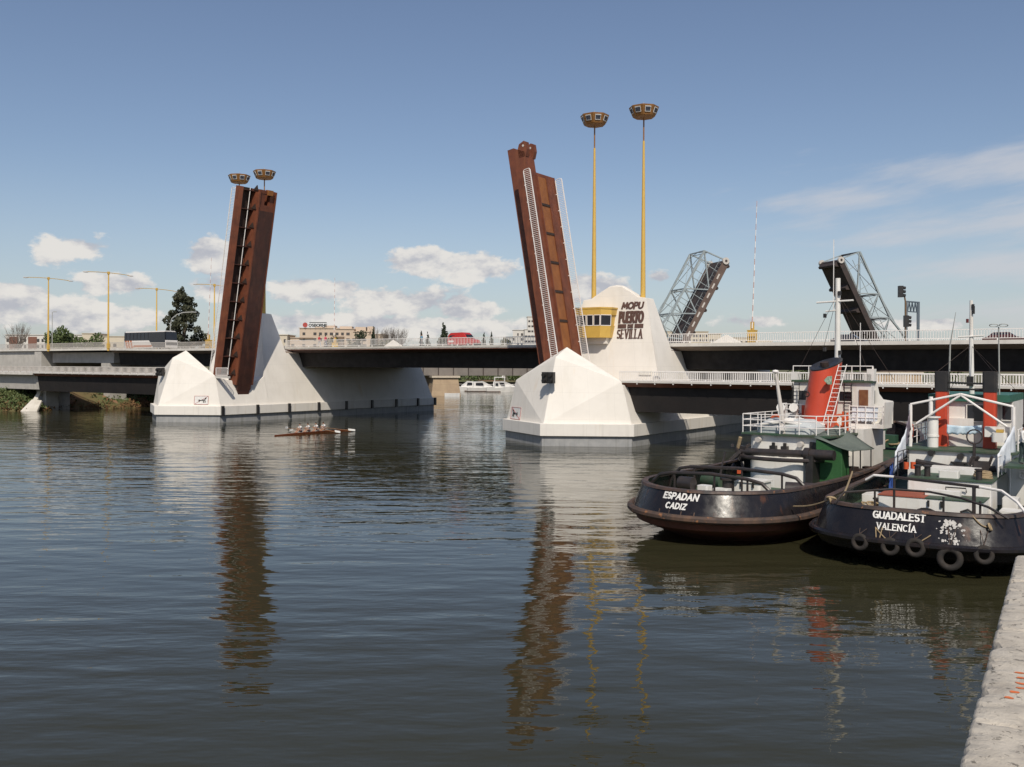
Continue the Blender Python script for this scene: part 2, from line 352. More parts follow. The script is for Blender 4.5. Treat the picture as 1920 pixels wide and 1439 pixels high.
# ================================================================ BRIDGE PIERS
def hw(z): return 7.95 - .266 * z
def sect(v, zs, za, vb=None, zb=2.2, kv=0.0):
    """section across the pier: bottom, shoulder, inner shoulder, crest, mirrored; v at the foot may differ (vb)"""
    vb = v if vb is None else vb; a, c = hw(zb), hw(zs); h = za - zs
    half = [(a, zb), (c, zs), (c * .74, zs + .10 * h), (c * .50, zs + .52 * h), (c * .22, zs + .93 * h)]
    return [(-x, vb if k == 0 else v + (z - zs) * kv, z) for k, (x, z) in enumerate(half)] + [(0, v + h * kv, za)] + [(x, vb if k == 0 else v + (z - zs) * kv, z) for k, (x, z) in list(enumerate(half))[::-1]]
def pier(side):
    t = thing('bridge_pier', '', 'bridge pier', W(side, 0, 0, 0), -TH, 'white bridge piers in the river')
    hexa = lambda i, z0, z1: ([(0, 0 + i * 1.2), (7.76 - i, 4.73 + i * .5), (7.76 - i, 50.3 - i * .5), (0, 55 - i * 1.2), (-7.76 + i, 50.3 - i * .5), (-7.76 + i, 4.73 + i * .5)], z0, z1)
    m = MB(); m.prism(*hexa(.28, -2.5, 1.02)); m.build('footing', FOOT, t)
    m = MB(); m.prism(*hexa(0, 1.0, 2.2)); m.build('plinth', PLINTH, t, bevel=.03)
    m = MB()
    # nose: two raked faces meeting in a ridge that turns back to the crest
    rings = []
    n0, n1 = (0, .6, 2.15), (0, 2.83, 8.72)
    C0, C1, A = (7.36, 5.0, 2.15), (6.27, 5.0, 6.33), (0, 5.0, 9.77)
    mir = lambda p: (-p[0], p[1], p[2])
    m.add([n0, n1, C0, C1, A, mir(C0), mir(C1)], [(0, 2, 3, 1), (1, 3, 4), (0, 1, 6, 5), (1, 4, 6), (2, 5, 6, 4, 3)])
    zb = 2.15
    m.loft([sect(v, zs, zs, zb=zb) for v, zs in ((4.98, 6.0), (5.6, 6.0), (6.8, 5.75), (9.2, 5.4), (11.6, 5.4), (12.6, 5.7), (13.4, 6.1), (13.5, 6.1))])
    # tower with the rounded crest between two masts
    T = [(13.4, 6.1, 6.1, 0), (15.0, 15.25, 16.7, 1.6 / 9.15), (15.6, 15.25, 16.85, 0), (16.2, 15.25, 16.75, 0), (16.8, 15.25, 16.3, 0)]
    m.loft([sect(v, zs, za, zb=zb, kv=k) for v, zs, za, k in T] + [sect(18.3, 9.55, 9.55, zb=zb)])
    m.loft([sect(v, 9.55, 9.55, zb=zb) for v in (18.2, 30, 47.9)])
    r0, r1 = (0, 54.4, 2.15), (0, 51.0, 11.0); D0, D1, E_ = (7.36, 50.0, 2.15), (5.41, 47.9, 9.55), (0, 47.9, 12.35)
    D2 = (7.36, 47.9, 2.15)
    m.add([r0, r1, D0, D1, E_, mir(D0), mir(D1), D2, mir(D2)], [(0, 2, 3, 1), (1, 3, 4), (0, 1, 6, 5), (1, 4, 6), (2, 7, 3), (5, 6, 8), (7, 8, 6, 4, 3)])
    m.build('body', WHITEC, t, bevel=.05)
    return t
PR = pier('R'); PR['label'] = 'white concrete bridge pier with brown lettering and a yellow control cabin'
PL = pier('L'); PL['label'] = 'white concrete bridge pier with black fender strips, partly behind the left raised leaf'
for v in (5.06, 11.0, 16.8, 22.6, 28.4, 34.2, 40.0, 45.5, 50.1):
    m = MB(); m.box(7.70, 7.98, v - .19, v + .19, .92, 2.24); m.build('fender', BLK, PL)
# lettering on the tower of the right pier
def towerface(x, z, d):
    k = 1.6 / 9.15; n = Vector((0, -1, k)).normalized()
    return Vector((x, 13.4 + (z - 6.1) * k, z)) + n * d
m = MB()
letters(m, 'MOPU', 1.0, 3.66, 14.05, .82, .19, towerface, .06, slant=.12, thin=.9); m.build('lettering', LETT, PR)
m = MB(); letters(m, 'PUERTO', .78, 3.86, 12.52, 1.34, .27, towerface, .06, gap=.20, thin=.9); m.build('lettering', LETT, PR)
m = MB()
for a, b_ in ((.78, 1.80), (2.82, 3.86)): m.loft([[towerface(x, 11.98, -.01), towerface(x, 11.98, .06), towerface(x, 12.42, .06), towerface(x, 12.42, -.01)] for x in (a, b_)])
letters(m, 'DE', 1.98, 2.66, 12.0, .40, .11, towerface, .10); m.build('lettering', LETT, PR)
m = MB(); letters(m, 'SEVILLA', .74, 3.86, 10.82, 1.05, .15, towerface, .05, serif=.13, thin=.5, gap=.34); m.build('lettering', LETT, PR)
m = MB(); letters(m, 'PUERTO', .78, 3.95, 12.55, 1.34, .27, towerface, .06, gap=.20, thin=.9); m.build('lettering', LETT, PL)
m = MB(); letters(m, 'MOPU', 1.0, 3.66, 14.05, .82, .19, towerface, .06, slant=.12); m.build('lettering', LETT, PL)
m = MB(); letters(m, 'SEVILLA', .74, 3.86, 10.82, 1.05, .17, towerface, .10, serif=.15, thin=.55, gap=.34); m.build('lettering', LETT, PL)
m = MB(); m.loft([[towerface(x, 6.9, -.01), towerface(x, 6.9, .16), towerface(x, 7.35, .16), towerface(x, 7.35, -.01)] for x in (3.9, 5.3)])
m.build('wall_box', mat('cream_metal_box', (.72, .68, .60), .5), PR)
# control cabin
m = MB()
def cab(z, k): return [Vector((x * k - 1.1 * (1 - k) - .55, y + (1 - k) * 1.2, z)) for x, y in ((-3.35, 15.2), (-3.35, 12.5), (.25, 12.5), (1.05, 13.5), (1.05, 15.2))]
cabin = MB(); cabin.loft([cab(10.95, .86), cab(12.26, .95)]); cabin.loft([cab(13.42, .985), cab(14.1, 1.0)]); cabin.loft([cab(12.26, .90), cab(13.42, .93)])
cb = cabin.build('control_cabin', YEL, PR)
m = MB(); m.loft([cab(14.08, 1.03), cab(14.26, 1.04)]); m.build('roof', YEL, cb)
m = MB(); m.box(-3.3, -.2, 13.55, 14.6, 10.3, 10.94); m.build('bracket', WHITEC, cb)
lo, hi = cab(12.27, .945), cab(13.41, .98)
for i, n_ in ((1, 4), (2, 1), (0, 2)):
    for k in range(n_):
        p = [lo[i].lerp(lo[i + 1], k / n_ + .02), lo[i].lerp(lo[i + 1], (k + 1) / n_ - .02), hi[i].lerp(hi[i + 1], (k + 1) / n_ - .02), hi[i].lerp(hi[i + 1], k / n_ + .02)]
        nn = (p[1] - p[0]).cross(p[3] - p[0]).normalized()
        f = MB(); f.ext(p, -nn * .03); wn = f.build('window', GLASS, cb)
        f = MB()
        for a, c in ((0, 1), (1, 2), (2, 3), (3, 0)): f.tube([p[a], p[c]], .045, 4)
        f.build('frame', RAILW, wn)
# warning plaques on the noses
def nose_plane(s):
    n0, c0, c1 = Vector((0, .6, 2.15)), Vector((7.36 * s, 5, 2.15)), Vector((6.27 * s, 5, 6.33))
    ex = (c0 - n0).normalized(); nn = ex.cross(c1 - c0).normalized()
    if nn.y > 0: nn = -nn
    ez = nn.cross(ex).normalized(); ez = ez if ez.z > 0 else -ez
    return n0, ex, ez, nn
REDP = mat('red_sign_paint', (.42, .07, .06), .5); SIGNW = mat('white_sign_plate', (.74, .72, .69), .5)
def plaque(par, s, d0, h0, wd, hd):
    n0, ex, ez, nn = nose_plane(s); o = n0 + ex * d0 + ez * h0
    P = lambda a, c, d=.05: o + ex * a * wd + ez * c * hd + nn * d
    m = MB(); m.ext([P(0, 0, .0), P(1, 0, .0), P(1, 1, .0), P(0, 1, .0)], nn * .04); pl = m.build('warning_sign', SIGNW, par)
    m = MB(); k = .07
    for a, c in (((0, 0), (1, 0)), ((1, 0), (1, 1)), ((1, 1), (0, 1)), ((0, 1), (0, 0)), ((.05, .05), (.95, .95))): m.tube([P(*a), P(*c)], k * .34, 4)
    m.build('border', REDP, pl)
    m = MB()
    for pts in (((.30, .45), (.52, .5), (.75, .55), (.86, .82)), ((.34, .6), (.36, .3)), ((.75, .55), (.80, .25)), ((.62, .53), (.7, .2)), ((.86, .82), (.78, .7))): m.tube([P(a, c, .07) for a, c in pts], .055, 4)
    m.build('pictogram', BLK, pl)
plaque(PL, 1, 5.0, .28, 1.9, 1.12); plaque(PR, -1, 5.4, .12, 2.25, 1.22)
# navigation signals standing off the two noses
def signal(side, u, v, z, label):
    t = thing('signal_light', label, 'signal', W(side, u, v, z), -TH, 'black signal boxes on the pier noses')
    for k in (-1, 1):
        m = MB(); m.box(k * .36 - .31, k * .36 + .31, -.22, .22, -.56, .56); hs_ = m.build('housing', BLK, t, bevel=.03)
        for zz in (-.28, .28):
            m = MB(); m.tube([(k * .36, -.22, zz), (k * .36, -.46, zz - .02)], .2, 10); m.build('visor', BLK, hs_)
    m = MB(); m.tube([(0, 0, -.3), (0, 1.1, -.5)], .05, 6); m.tube([(0, 0, .3), (0, 1.2, .2)], .05, 6); m.build('bracket', BLK, t)
signal('R', .22, 1.15, 6.67, 'black double signal box on the nose of the lettered pier')
signal('L', -2.35, 2.6, 6.75, 'black double signal box at the end of the low deck beside the left pier')

# ================================================================ RAILINGS AND DECKS
def railing(par, pts, h, mt, step=.22, nub=2.0, name='railing', gap_every=0):
    """white bar railing along the points pts (local), with feet reaching down over the slab edge"""
    m = MB(); P = [Vector(p) for p in pts]; up = Vector((0, 0, 1))
    for a, c in zip(P[:-1], P[1:]):
        m.bar(a + up * h, c + up * h, .09, .07); m.bar(a + up * .17, c + up * .17, .07, .06)
        L_ = (c - a).length; k = int(L_ / step)
        for i in range(k + 1):
            q = a.lerp(c, i / k); m.bar(q + up * .17, q + up * h, .045, .045, (1, 0, 0))
        k = int(L_ / nub)
        for i in range(k + 1):
            q = a.lerp(c, i / max(k, 1)); m.bar(q + up * -.22, q + up * .2, .10, .10, (1, 0, 0))
    return m.build(name, mt, par)
def span(name, label, side, stations, prof, mats, group='bridge decks across the river'):
    """deck swept along u: stations (u, dz); prof = {part: polygon (v, z)}"""
    u0 = stations[0][0]
    t = thing(name, label, 'bridge deck', W(side, u0, 0, 0), -TH, group)
    for part, poly in prof.items():
        m = MB(); m.loft([[(u - u0, v, z + dz) for v, z in poly] for u, dz in stations]); m.build(part, mats[part], t)
    return t, u0
V0, V1, ZU = 18.5, 46.8, 10.40
uslab = [(V0, ZU), (V0 + 2.2, ZU), (V0 + 2.25, ZU - .14), (V1 - 2.25, ZU - .14), (V1 - 2.2, ZU), (V1, ZU), (V1, ZU - .37), (V0, ZU - .37)]
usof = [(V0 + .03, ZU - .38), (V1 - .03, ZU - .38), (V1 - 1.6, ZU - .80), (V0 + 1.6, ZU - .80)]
ugir = [(V0 + 2.3, ZU - .81), (V1 - 2.3, ZU - .81), (V1 - 2.6, ZU - 2.9), (V0 + 2.6, ZU - 2.9)]
def with_rails(t, u0, st, vs, z, h, mt, step, nub):
    for v in vs: railing(t, [(u - u0, v, z + dz) for u, dz in st], h, mt, step, nub)
st = [(4.9, 0), (57, 0)]
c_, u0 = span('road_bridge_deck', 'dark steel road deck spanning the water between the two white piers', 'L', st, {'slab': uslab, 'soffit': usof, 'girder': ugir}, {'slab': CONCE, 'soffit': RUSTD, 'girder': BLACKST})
with_rails(c_, u0, st, (V0 + .12, V1 - .12), ZU, 1.0, RAILW, .24, 2.4)
m = MB(); m.box(0, 52, V0 + .0, V0 + .04, ZU - .44, ZU - .2); m.build('edge_plate', RUSTC, c_)
st = [(4.9, 0), (40, .0), (130, 0)]
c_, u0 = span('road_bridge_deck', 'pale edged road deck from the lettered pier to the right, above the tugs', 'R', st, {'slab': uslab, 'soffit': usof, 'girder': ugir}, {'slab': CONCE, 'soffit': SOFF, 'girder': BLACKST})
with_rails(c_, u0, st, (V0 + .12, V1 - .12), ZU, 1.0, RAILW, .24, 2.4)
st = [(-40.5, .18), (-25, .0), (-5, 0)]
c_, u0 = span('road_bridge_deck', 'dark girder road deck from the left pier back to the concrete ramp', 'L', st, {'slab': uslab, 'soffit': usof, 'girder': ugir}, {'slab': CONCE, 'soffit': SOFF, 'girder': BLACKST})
with_rails(c_, u0, st, (V0 + .12, V1 - .12), ZU, 1.0, RAILG, .24, 2.4)
st = [(-190, .1), (-77, .14), (-40.6, .18)]
ramp_slab = [(V0, ZU), (V1, ZU), (V1, ZU - .36), (V0, ZU - .36)]
cg = [(V0 + 2.0, ZU - .5), (V1 - 2.0, ZU - .5), (V1 - 2.0, ZU - 2.4), (V0 + 2.0, ZU - 2.4)]
c_, u0 = span('road_bridge_deck', 'concrete road ramp at the far left with two tall lamps at its edge', 'L', st, {'slab': ramp_slab}, {'slab': CONCE})
m = MB(); m.loft([[(u - u0, v, z) for v, z in cg] for u in (-61.5, -41.5)]); m.build('girder', CONC, c_)
with_rails(c_, u0, st, (V0 + .12, V1 - .12), ZU, 1.0, RAILG, .24, 2.4)
m = MB(); m.box(-190, -62.5, V0 + .5, V1 - .5, 1.5, ZU - .30); m.box(-64.4, -62.0, V0 + .1, V0 + 3, 1.5, ZU - .32)
aw = m.build('abutment_wall', CONC, loc=W('L', 0, 0, 0), rotz=-TH); tag(aw, 'grey concrete abutment wall under the ramp at the far left', 'wall')
for i, (u, v, l_) in enumerate(((-43.5, 22, 'concrete pillar carrying the road deck, just right of the abutment wall'), (-43.5, 37, 'concrete pillar under the far side of the road deck on the left bank'))):
    m = MB(); m.box(-1.0, 1.0, -1.6, 1.6, -1, 7.98); m.box(-1.3, 1.3, -1.9, 1.9, 7.3, 7.97)
    tag(m.build('bridge_pillar', CONC, loc=W('L', u, v, 0), rotz=-TH), l_, 'pillar', 'concrete pillars on the left bank')
# lower deck
lslab = [(5.2, 6.38), (13.2, 6.38), (13.2, 6.22), (5.2, 6.22)]
lfas = [(5.24, 6.21), (13.16, 6.21), (12.7, 5.80), (5.7, 5.80)]
lgir = [(6.0, 5.79), (12.4, 5.79), (12.0, 3.35), (6.4, 3.35)]
st = [(5.9, 0), (120, 0)]
c_, u0 = span('railway_bridge_deck', 'low rust edged deck with white railing, right of the lettered pier and behind the tugs', 'R', st, {'slab': lslab, 'fascia': lfas, 'girder': lgir}, {'slab': CONCE, 'fascia': RUSTC, 'girder': BLACKST})
with_rails(c_, u0, st, (5.28, 13.1), 6.30, 1.0, RAILW, .22, 1.9)
st = [(-40.3, 0), (-5.9, 0)]
c_, u0 = span('railway_bridge_deck', 'low rust edged deck with white railing, left of the left pier', 'L', st, {'slab': lslab, 'fascia': lfas, 'girder': lgir}, {'slab': CONCE, 'fascia': RUSTC, 'girder': BLACKST})
with_rails(c_, u0, st, (5.28, 13.1), 6.36, .95, RAILG, .20, 1.9)
st = [(-150, 0), (-40.4, 0)]
c_, u0 = span('railway_bridge_deck', 'low concrete approach deck at the far left edge above the overgrown bank', 'L', st, {'slab': [(5.2, 6.38), (13.2, 6.38), (13.2, 5.98), (5.2, 5.98)], 'girder': [(6.2, 5.97), (12.2, 5.97), (12.0, 3.55), (6.4, 3.55)]}, {'slab': CONCE, 'girder': CONC})
with_rails(c_, u0, st, (5.28, 13.1), 6.36, .95, RAILG, .20, 1.9)
for u, v, l_ in ((-43.4, 9.6, 'squat concrete pillar on the bank under the end of the low left deck'), (-44.5, 12.2, 'second squat concrete pillar, behind the first under the low left deck')):
    m = MB(); m.box(-1.3, 1.3, -1.1, 1.1, -1, 3.34); m.box(-1.5, 1.5, -1.2, 1.2, 2.9, 3.33)
    tag(m.build('bridge_pillar', CONC, loc=W('L', u, v, 0), rotz=-TH), l_, 'pillar', 'concrete pillars on the left bank')

# ================================================================ RAISED BASCULE LEAVES
AL = R(10.3)
def leaf(side, k, origin, S1, label):
    t = thing('bascule_leaf', label, 'bridge leaf', W(side, *origin), -TH, 'raised leaves of the low bridge')
    es = Vector((k * math.sin(AL), 0, math.cos(AL))); en = Vector((-k * math.cos(AL), 0, math.sin(AL))); et = Vector((0, 1, 0))
    P = lambda s, tt, n: es * s + et * tt + en * n
    def sw(m, poly, s0, s1): m.loft([[P(s, a, c) for a, c in poly] for s in (s0, s1)])
    def blk(m, s0, s1, t0, t1, n0, n1): sw(m, [(t0, n0), (t1, n0), (t1, n1), (t0, n1)], s0, s1)
    W8 = 6.6; FD = .62
    m = MB(); blk(m, .6, S1, 0.02, W8 - .02, -.14, 0); m.build('deck_plate', BLKR if k > 0 else RUSTC, t)  # left leaf: shade of the underside bays put into a near-black plate colour
    m = MB(); sw(m, [(0, .06), (0, -.30), (.72, -FD), (.72, -.141), (.1, -.141), (.1, .06)] if k > 0 else [(0, .06), (0, -.70), (.15, -.70), (.15, -.141), (.1, -.141), (.1, .06)], .6, S1); m.build('edge_beam', RUSTC, t)
    m = MB(); sw(m, [(W8, .06), (W8, -.45), (W8 - .3, -.45), (W8 - .3, -.141), (W8 - .1, -.141), (W8 - .1, .06)], .6, S1); m.build('edge_beam', RUSTC, t)
    m = MB(); sw(m, [(2.65, -.142), (5.35, -.142), (5.30, -1.75), (2.75, -1.75)], -.2, S1 - (0 if k < 0 else 2.8)); bx = m.build('box_girder', RUSTD, t)
    m = MB(); sw(m, [(2.52, -.143), (2.66, -.143), (2.76, -1.80), (2.56, -1.80)], -.2, S1 - .02); sw(m, [(5.48, -.143), (5.34, -.143), (5.29, -1.80), (5.48, -1.80)], -.2, S1 - .02); m.build('web_plate', RUSTC, bx)
    n_ = 10; L_ = S1 - 1.4
    for i in range(n_ + 1):
        s = 1.0 + L_ * i / n_
        m = MB(); 
        for a, c, e in ((.72, 2.52, 1), (W8 - .3, 5.49, 1)): 
            m.ext([P(s, a, -.145), P(s, c, -.145), P(s, c, -.95), P(s, a, -.6)], es * .10)
        m.build('rib', RUSTD, t)
        if k > 0:
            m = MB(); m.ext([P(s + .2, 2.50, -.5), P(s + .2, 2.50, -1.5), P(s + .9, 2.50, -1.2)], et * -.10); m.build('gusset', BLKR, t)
    m = MB(); m.tube([P(.8, 1.75, -.72), P(S1, 1.75, -.72)], .055, 6); m.build('pipe', RAILW, t)
    # track channel on the upper side: panels between low kerbs
    m = MB(); 
    for a in (2.76, 4.66): blk(m, .6, S1 - .3, a, a + .16, .002, .16)
    m.build('kerb', RUSTC, t)
    n_ = 7
    for i in range(n_):
        m = MB(); a = .8 + (S1 - 1.2) * i / n_; c = .8 + (S1 - 1.2) * (i + 1) / n_
        blk(m, a + .22, c - .02, 2.96, 4.62, .003, .05); m.build('track_panel', ORANGE, t)
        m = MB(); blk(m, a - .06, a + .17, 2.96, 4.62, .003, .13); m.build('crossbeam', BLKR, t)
    for a in (.12, W8 - .12):
        m = MB(); h = 1.0; s0, s1 = 1.2, S1 - .3
        bar = lambda p, q, w_: m.bar(p, q, w_, w_, et)
        bar(P(s0, a, h), P(s1 - .15, a, h), .085); bar(P(s0, a, .17), P(s1 - .15, a, .17), .075)
        m.tube([P(s1 - .16, a, h), P(s1 - .03, a, h - .08), P(s1, a, h - .25), P(s1, a, .4), P(s1 - .03, a, .25), P(s1 - .16, a, .17)], .042, 6)
        q = int((s1 - s0) / .2)
        for i in range(q): bar(P(s0 + (s1 - s0) * i / q, a, .17), P(s0 + (s1 - s0) * i / q, a, h), .04)
        q = 12
        for i in range(q): bar(P(s0 + .2 + (s1 - s0) * i / q, a - .0, -.12), P(s0 + .2 + (s1 - s0) * i / q, a, .2), .09)
        m.build('railing', RAILW, t)
    return t, P, sw, blk
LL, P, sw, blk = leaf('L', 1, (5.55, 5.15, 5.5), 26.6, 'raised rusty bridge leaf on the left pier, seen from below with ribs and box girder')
m = MB(); sw(m, [(2.9, -.5), (5.2, -.5), (5.2, -1.74), (2.9, -1.74)], -.9, -.1)
m.loft([[P(-.9, a, c) for a, c in ((2.95, -.8), (5.1, -.8), (5.1, -1.72), (2.95, -1.72))], [P(-2.7, a, c) for a, c in ((3.5, -1.0), (4.7, -1.0), (4.7, -1.72), (3.5, -1.72))]]); m.build('tail', RUSTD, LL)
m = MB()
for a in (2.9, 4.5): blk(m, 23.7, 26.4, a, a + .75, -1.62, -.2)
blk(m, 23.7, 24.6, 2.75, 5.3, -1.7, -1.5); blk(m, 26.1, 26.6, 2.7, 5.3, -1.66, -1.4); m.build('lock_socket', RUSTC, LL)
m = MB(); blk(m, 26.0, 26.7, 3.9, 4.7, -1.95, -1.3); m.build('lock_bolt', mat('bright_rust', (.28, .11, .03), .6), LL)
LR, P, sw, blk = leaf('R', -1, (-1.65, 5.15, 5.5), 23.6, 'raised rusty bridge leaf at the lettered pier, showing its deck side with orange panels')
m = MB()
m.loft([[P(q, a, c) for a, c in ((1.5, -2.3), (3.2, -2.3), (3.2, -.16), (1.5, -.16))] for q in (.3, 23.9)] + [[P(25.7, a, c) for a, c in ((1.5, -2.3), (3.2, -2.3), (3.2, -.16), (1.5, -.16))], [P(26.5, a, c) for a, c in ((1.5, -2.3), (3.2, -2.3), (3.2, -1.5), (1.5, -1.5))]])
m.build('side_girder', RUSTC, LR)
for a in (1.5, 2.9):
    m = MB(); m.loft([[P(s, t_, n) for s, n in ((25.2, -1.0), (25.2, -.1), (25.9, .22), (26.7, .22), (26.9, -.1), (26.7, -.75), (26.2, -1.0))] for t_ in (a, a + .5)]); lg = m.build('lock_lug', RUSTC, LR)
    m = MB(); m.tube([P(26.4, a - .03, -.25), P(26.4, a + .53, -.25)], .13, 8); m.build('pin', RAILG, lg)
# pit guard rail on the left pier
m = MB(); m.tube([(6.2, 5.2, 6.3), (6.2, 5.2, 7.35), (8.55, 5.2, 7.35), (8.7, 5.2, 7.2), (8.7, 5.2, 6.45), (8.55, 5.2, 6.35), (6.2, 5.2, 6.35)], .045, 6)
for i in range(13): m.tube([(6.3 + i * .18, 5.2, 6.35), (6.3 + i * .18, 5.2, 7.35)], .022, 4)
m.build('guard_rail', RAILW, PL)
m = MB(); m.box(5.6, 8.8, 5.05, 5.5, 5.95, 6.25); m.build('ledge', CONCE, PL)

# ================================================================ MASTS, STREET LAMPS, BARRIERS
def high_mast(loc, z1):
    t = thing('lamp_mast', '', 'lamp mast', loc, -TH, 'tall yellow masts with octagonal lamp bowls')
    H = z1 - loc.z
    m = MB(); m.tube([(0, 0, -.3), (0, 0, H * .35), (0, 0, H - 3.7)], [.29, .22, .12], 12); m.build('pole', YEL, t, smooth=True)
    m = MB(); m.tube([(0, 0, H - 3.7), (0, 0, H - 1.18)], .08, 8); m.build('stem', BOWL, t)
    m = MB(); r8 = math.pi / 8; m.lathe([(.12, H - 1.24), (1.14, H - 1.14), (1.22, H - 1.06), (1.60, H - .18), (1.64, H - .04), (1.56, H), (.2, H + .02)], n=8, rot=r8); bw = m.build('bowl', BOWL, t)
    FR = mat('white_lamp_frame', (.75, .73, .70), .4)
    for i in range(8):
        a = i * math.pi / 4; er = Vector((math.cos(a), math.sin(a), 0)); ea = Vector((-math.sin(a), math.cos(a), 0)); c8 = math.cos(r8)
        q = lambda x, h: er * ((1.22 + .38 * h) * c8 + .02) + ea * x + Vector((0, 0, H - 1.06 + .88 * h))
        m = MB(); nn = er * .9 - Vector((0, 0, .4)); m.ext([q(-.31, .30), q(.31, .30), q(.34, .96), q(-.34, .96)], nn * .05); f = m.build('floodlight', FR, t)
        m = MB(); m.ext([q(-.26, .40) + nn * .05, q(.26, .40) + nn * .05, q(.29, .86) + nn * .05, q(-.29, .86) + nn * .05], nn * .02); m.build('lens', mat('dull_lamp_lens', (.03, .035, .05), .5, (.09, .10, .13), 3, 1, spec=.2), f)
    m = MB(); m.tube([(.0, 0, H), (0, 0, H + .55)], .025, 4); m.build('lightning_rod', RAILG, t)
    return t
hm = high_mast(W('R', 3.08, 15.9, 15.2), 36.2); hm['label'] = 'tallest yellow lamp mast, on the right shoulder of the lettered tower'
dup(hm, W('R', -3.08, 15.9, 15.2), -TH, 'yellow lamp mast on the left shoulder of the lettered tower, beside the yellow cabin')
dup(hm, W('L', 3.3, 15.9, 15.2), -TH + .39, 'yellow lamp mast just right behind the left raised leaf')
dup(hm, W('L', -2.3, 15.9, 15.2), -TH + .39, 'yellow lamp mast hidden behind the left raised leaf except for its bowl')
def street_lamp(loc, z1, label, first=[None]):
    if first[0] is None:
        t = thing('street_lamp', label, 'street lamp', loc, -TH, 'double armed yellow street lamps on the left ramp'); H = z1 - loc.z
        m = MB(); m.tube([(0, 0, 0), (0, 0, H * .5), (0, 0, H)], [.17, .14, .10], 8); m.build('pole', YEL, t, smooth=True)
        m = MB(); m.tube([(0, -4.1, H - .1), (0, -2, H + .02), (0, 0, H + .05), (0, 2, H + .02), (0, 4.1, H - .1)], .055, 6); m.box(-.16, .16, -.16, .16, H - .25, H + .25); m.build('arm', YEL, t)
        for k in (-1, 1):
            m = MB(); m.ball((0, k * 4.3, H - .16), (.17, .55, .11), 8, 5); m.build('lamp_head', RAILG, t, smooth=True)
        m = MB(); m.box(-.2, .2, -.2, .2, .4, 1.3); m.build('base_box', YEL, t)
        first[0] = t
    else: dup(first[0], loc, -TH, label)
street_lamp(W('L', -59.1, 18.3, 10.1), 23.7, 'leftmost yellow double armed lamp, standing at the near edge of the ramp')
street_lamp(W('L', -39.8, 18.3, 10.1), 23.7, 'yellow double armed lamp at the ramp edge, left of the coach')
street_lamp(W('L', -51.5, 36, 9.0), 23.7, 'yellow double armed lamp rising from behind the coach')
street_lamp(W('L', -33.8, 36, 9.0), 23.7, 'yellow double armed lamp close left of the left raised leaf')
GREYP = mat('grey_galvanised_post', (.36, .36, .34), .5)
def single_lamp(loc, pts, label):
    t = thing('lamp_post', label, 'lamp post', loc, 0, 'thin grey lamp posts on the road')
    m = MB(); m.tube(pts, .09, 6); m.build('pole', GREYP, t)
    e = Vector(pts[-1]); m = MB(); m.ball(e + Vector((.25, 0, -.05)), (.45, .16, .1), 8, 4); m.build('lamp_head', GREYP, t)
single_lamp(W('L', -48.5, 37, 10.2), [(0, 0, 0), (0, 0, 5.4), (.3, 0, 6.6), (1.3, 0, 7.4), (2.6, 0, 7.8), (4.6, -.2, 7.9)], 'thin grey lamp post with a curved arm in front of the big tree')
single_lamp(W('L', -91, 37, 10.2), [(0, 0, 0), (0, 0, 9.0), (.4, 0, 9.2)], 'thin straight grey lamp post next to the leftmost yellow lamp')
def barrier(loc, lean, H, label):
    t = thing('barrier_gate', label, 'barrier', loc, -TH, 'raised striped road barriers')
    m = MB(); m.box(-.42, .42, -.35, .35, 0, 1.25); m.box(-.46, .46, -.39, .39, 1.25, 1.33); m.build('housing', YEL, t)
    m = MB(); m.box(-.16, .16, -.16, .16, 1.33, 2.2); m.build('pivot', YEL, t)
    for mtl, par in ((RAILW, 0), (mat('faded_red_band', (.55, .36, .32), .6), 1)):
        m = MB(); n_ = 22
        for i in range(n_):
            if i % 2 == par:
                a, c = 1.5 + (H - 1.5) * i / n_, 1.5 + (H - 1.5) * (i + 1) / n_; m.tube([(lean * a, -.22, a), (lean * c, -.22, c)], [.065 - .035 * i / n_, .065 - .035 * (i + 1) / n_], 5)
        m.build('boom', mtl, t)
barrier(W('R', 14.2, 19.3, 10.4), .035, 14.9, 'yellow boxed barrier with tall raised boom, right of the lettered tower')
barrier(W('L', -13.7, 19.3, 10.4), .06, 14.4, 'raised striped boom close left of the left raised leaf')
barrier(W('L', -4.4, 38, 10.3), .012, 12.4, 'faint raised striped boom above the railing between the two piers')
def traffic_light(loc):
    t = thing('traffic_light', 'black traffic light on a curved brown post at the right on the road deck', 'traffic light', loc, 0)
    m = MB(); m.tube([(0, 0, 0), (0, 0, 3.6), (-.1, 0, 4.2), (-.35, 0, 4.6)], .08, 6); m.build('pole', mat('brown_post', (.16, .10, .05), .5), t)
    for x, z in ((-.5, 4.75), (.05, 1.9)):
        m = MB(); m.box(x - .2, x + .2, -.2, .2, z - .55, z + .55); h = m.build('signal_head', BLK, t)
        for d in (-.36, 0, .36):
            m = MB(); m.tube([(x + .2, -.1, z + d), (x + .42, -.1, z + d - .03)], .15, 8); m.build('visor', BLK, h)
traffic_light(W('R', 29.5, 19.1, 10.4))

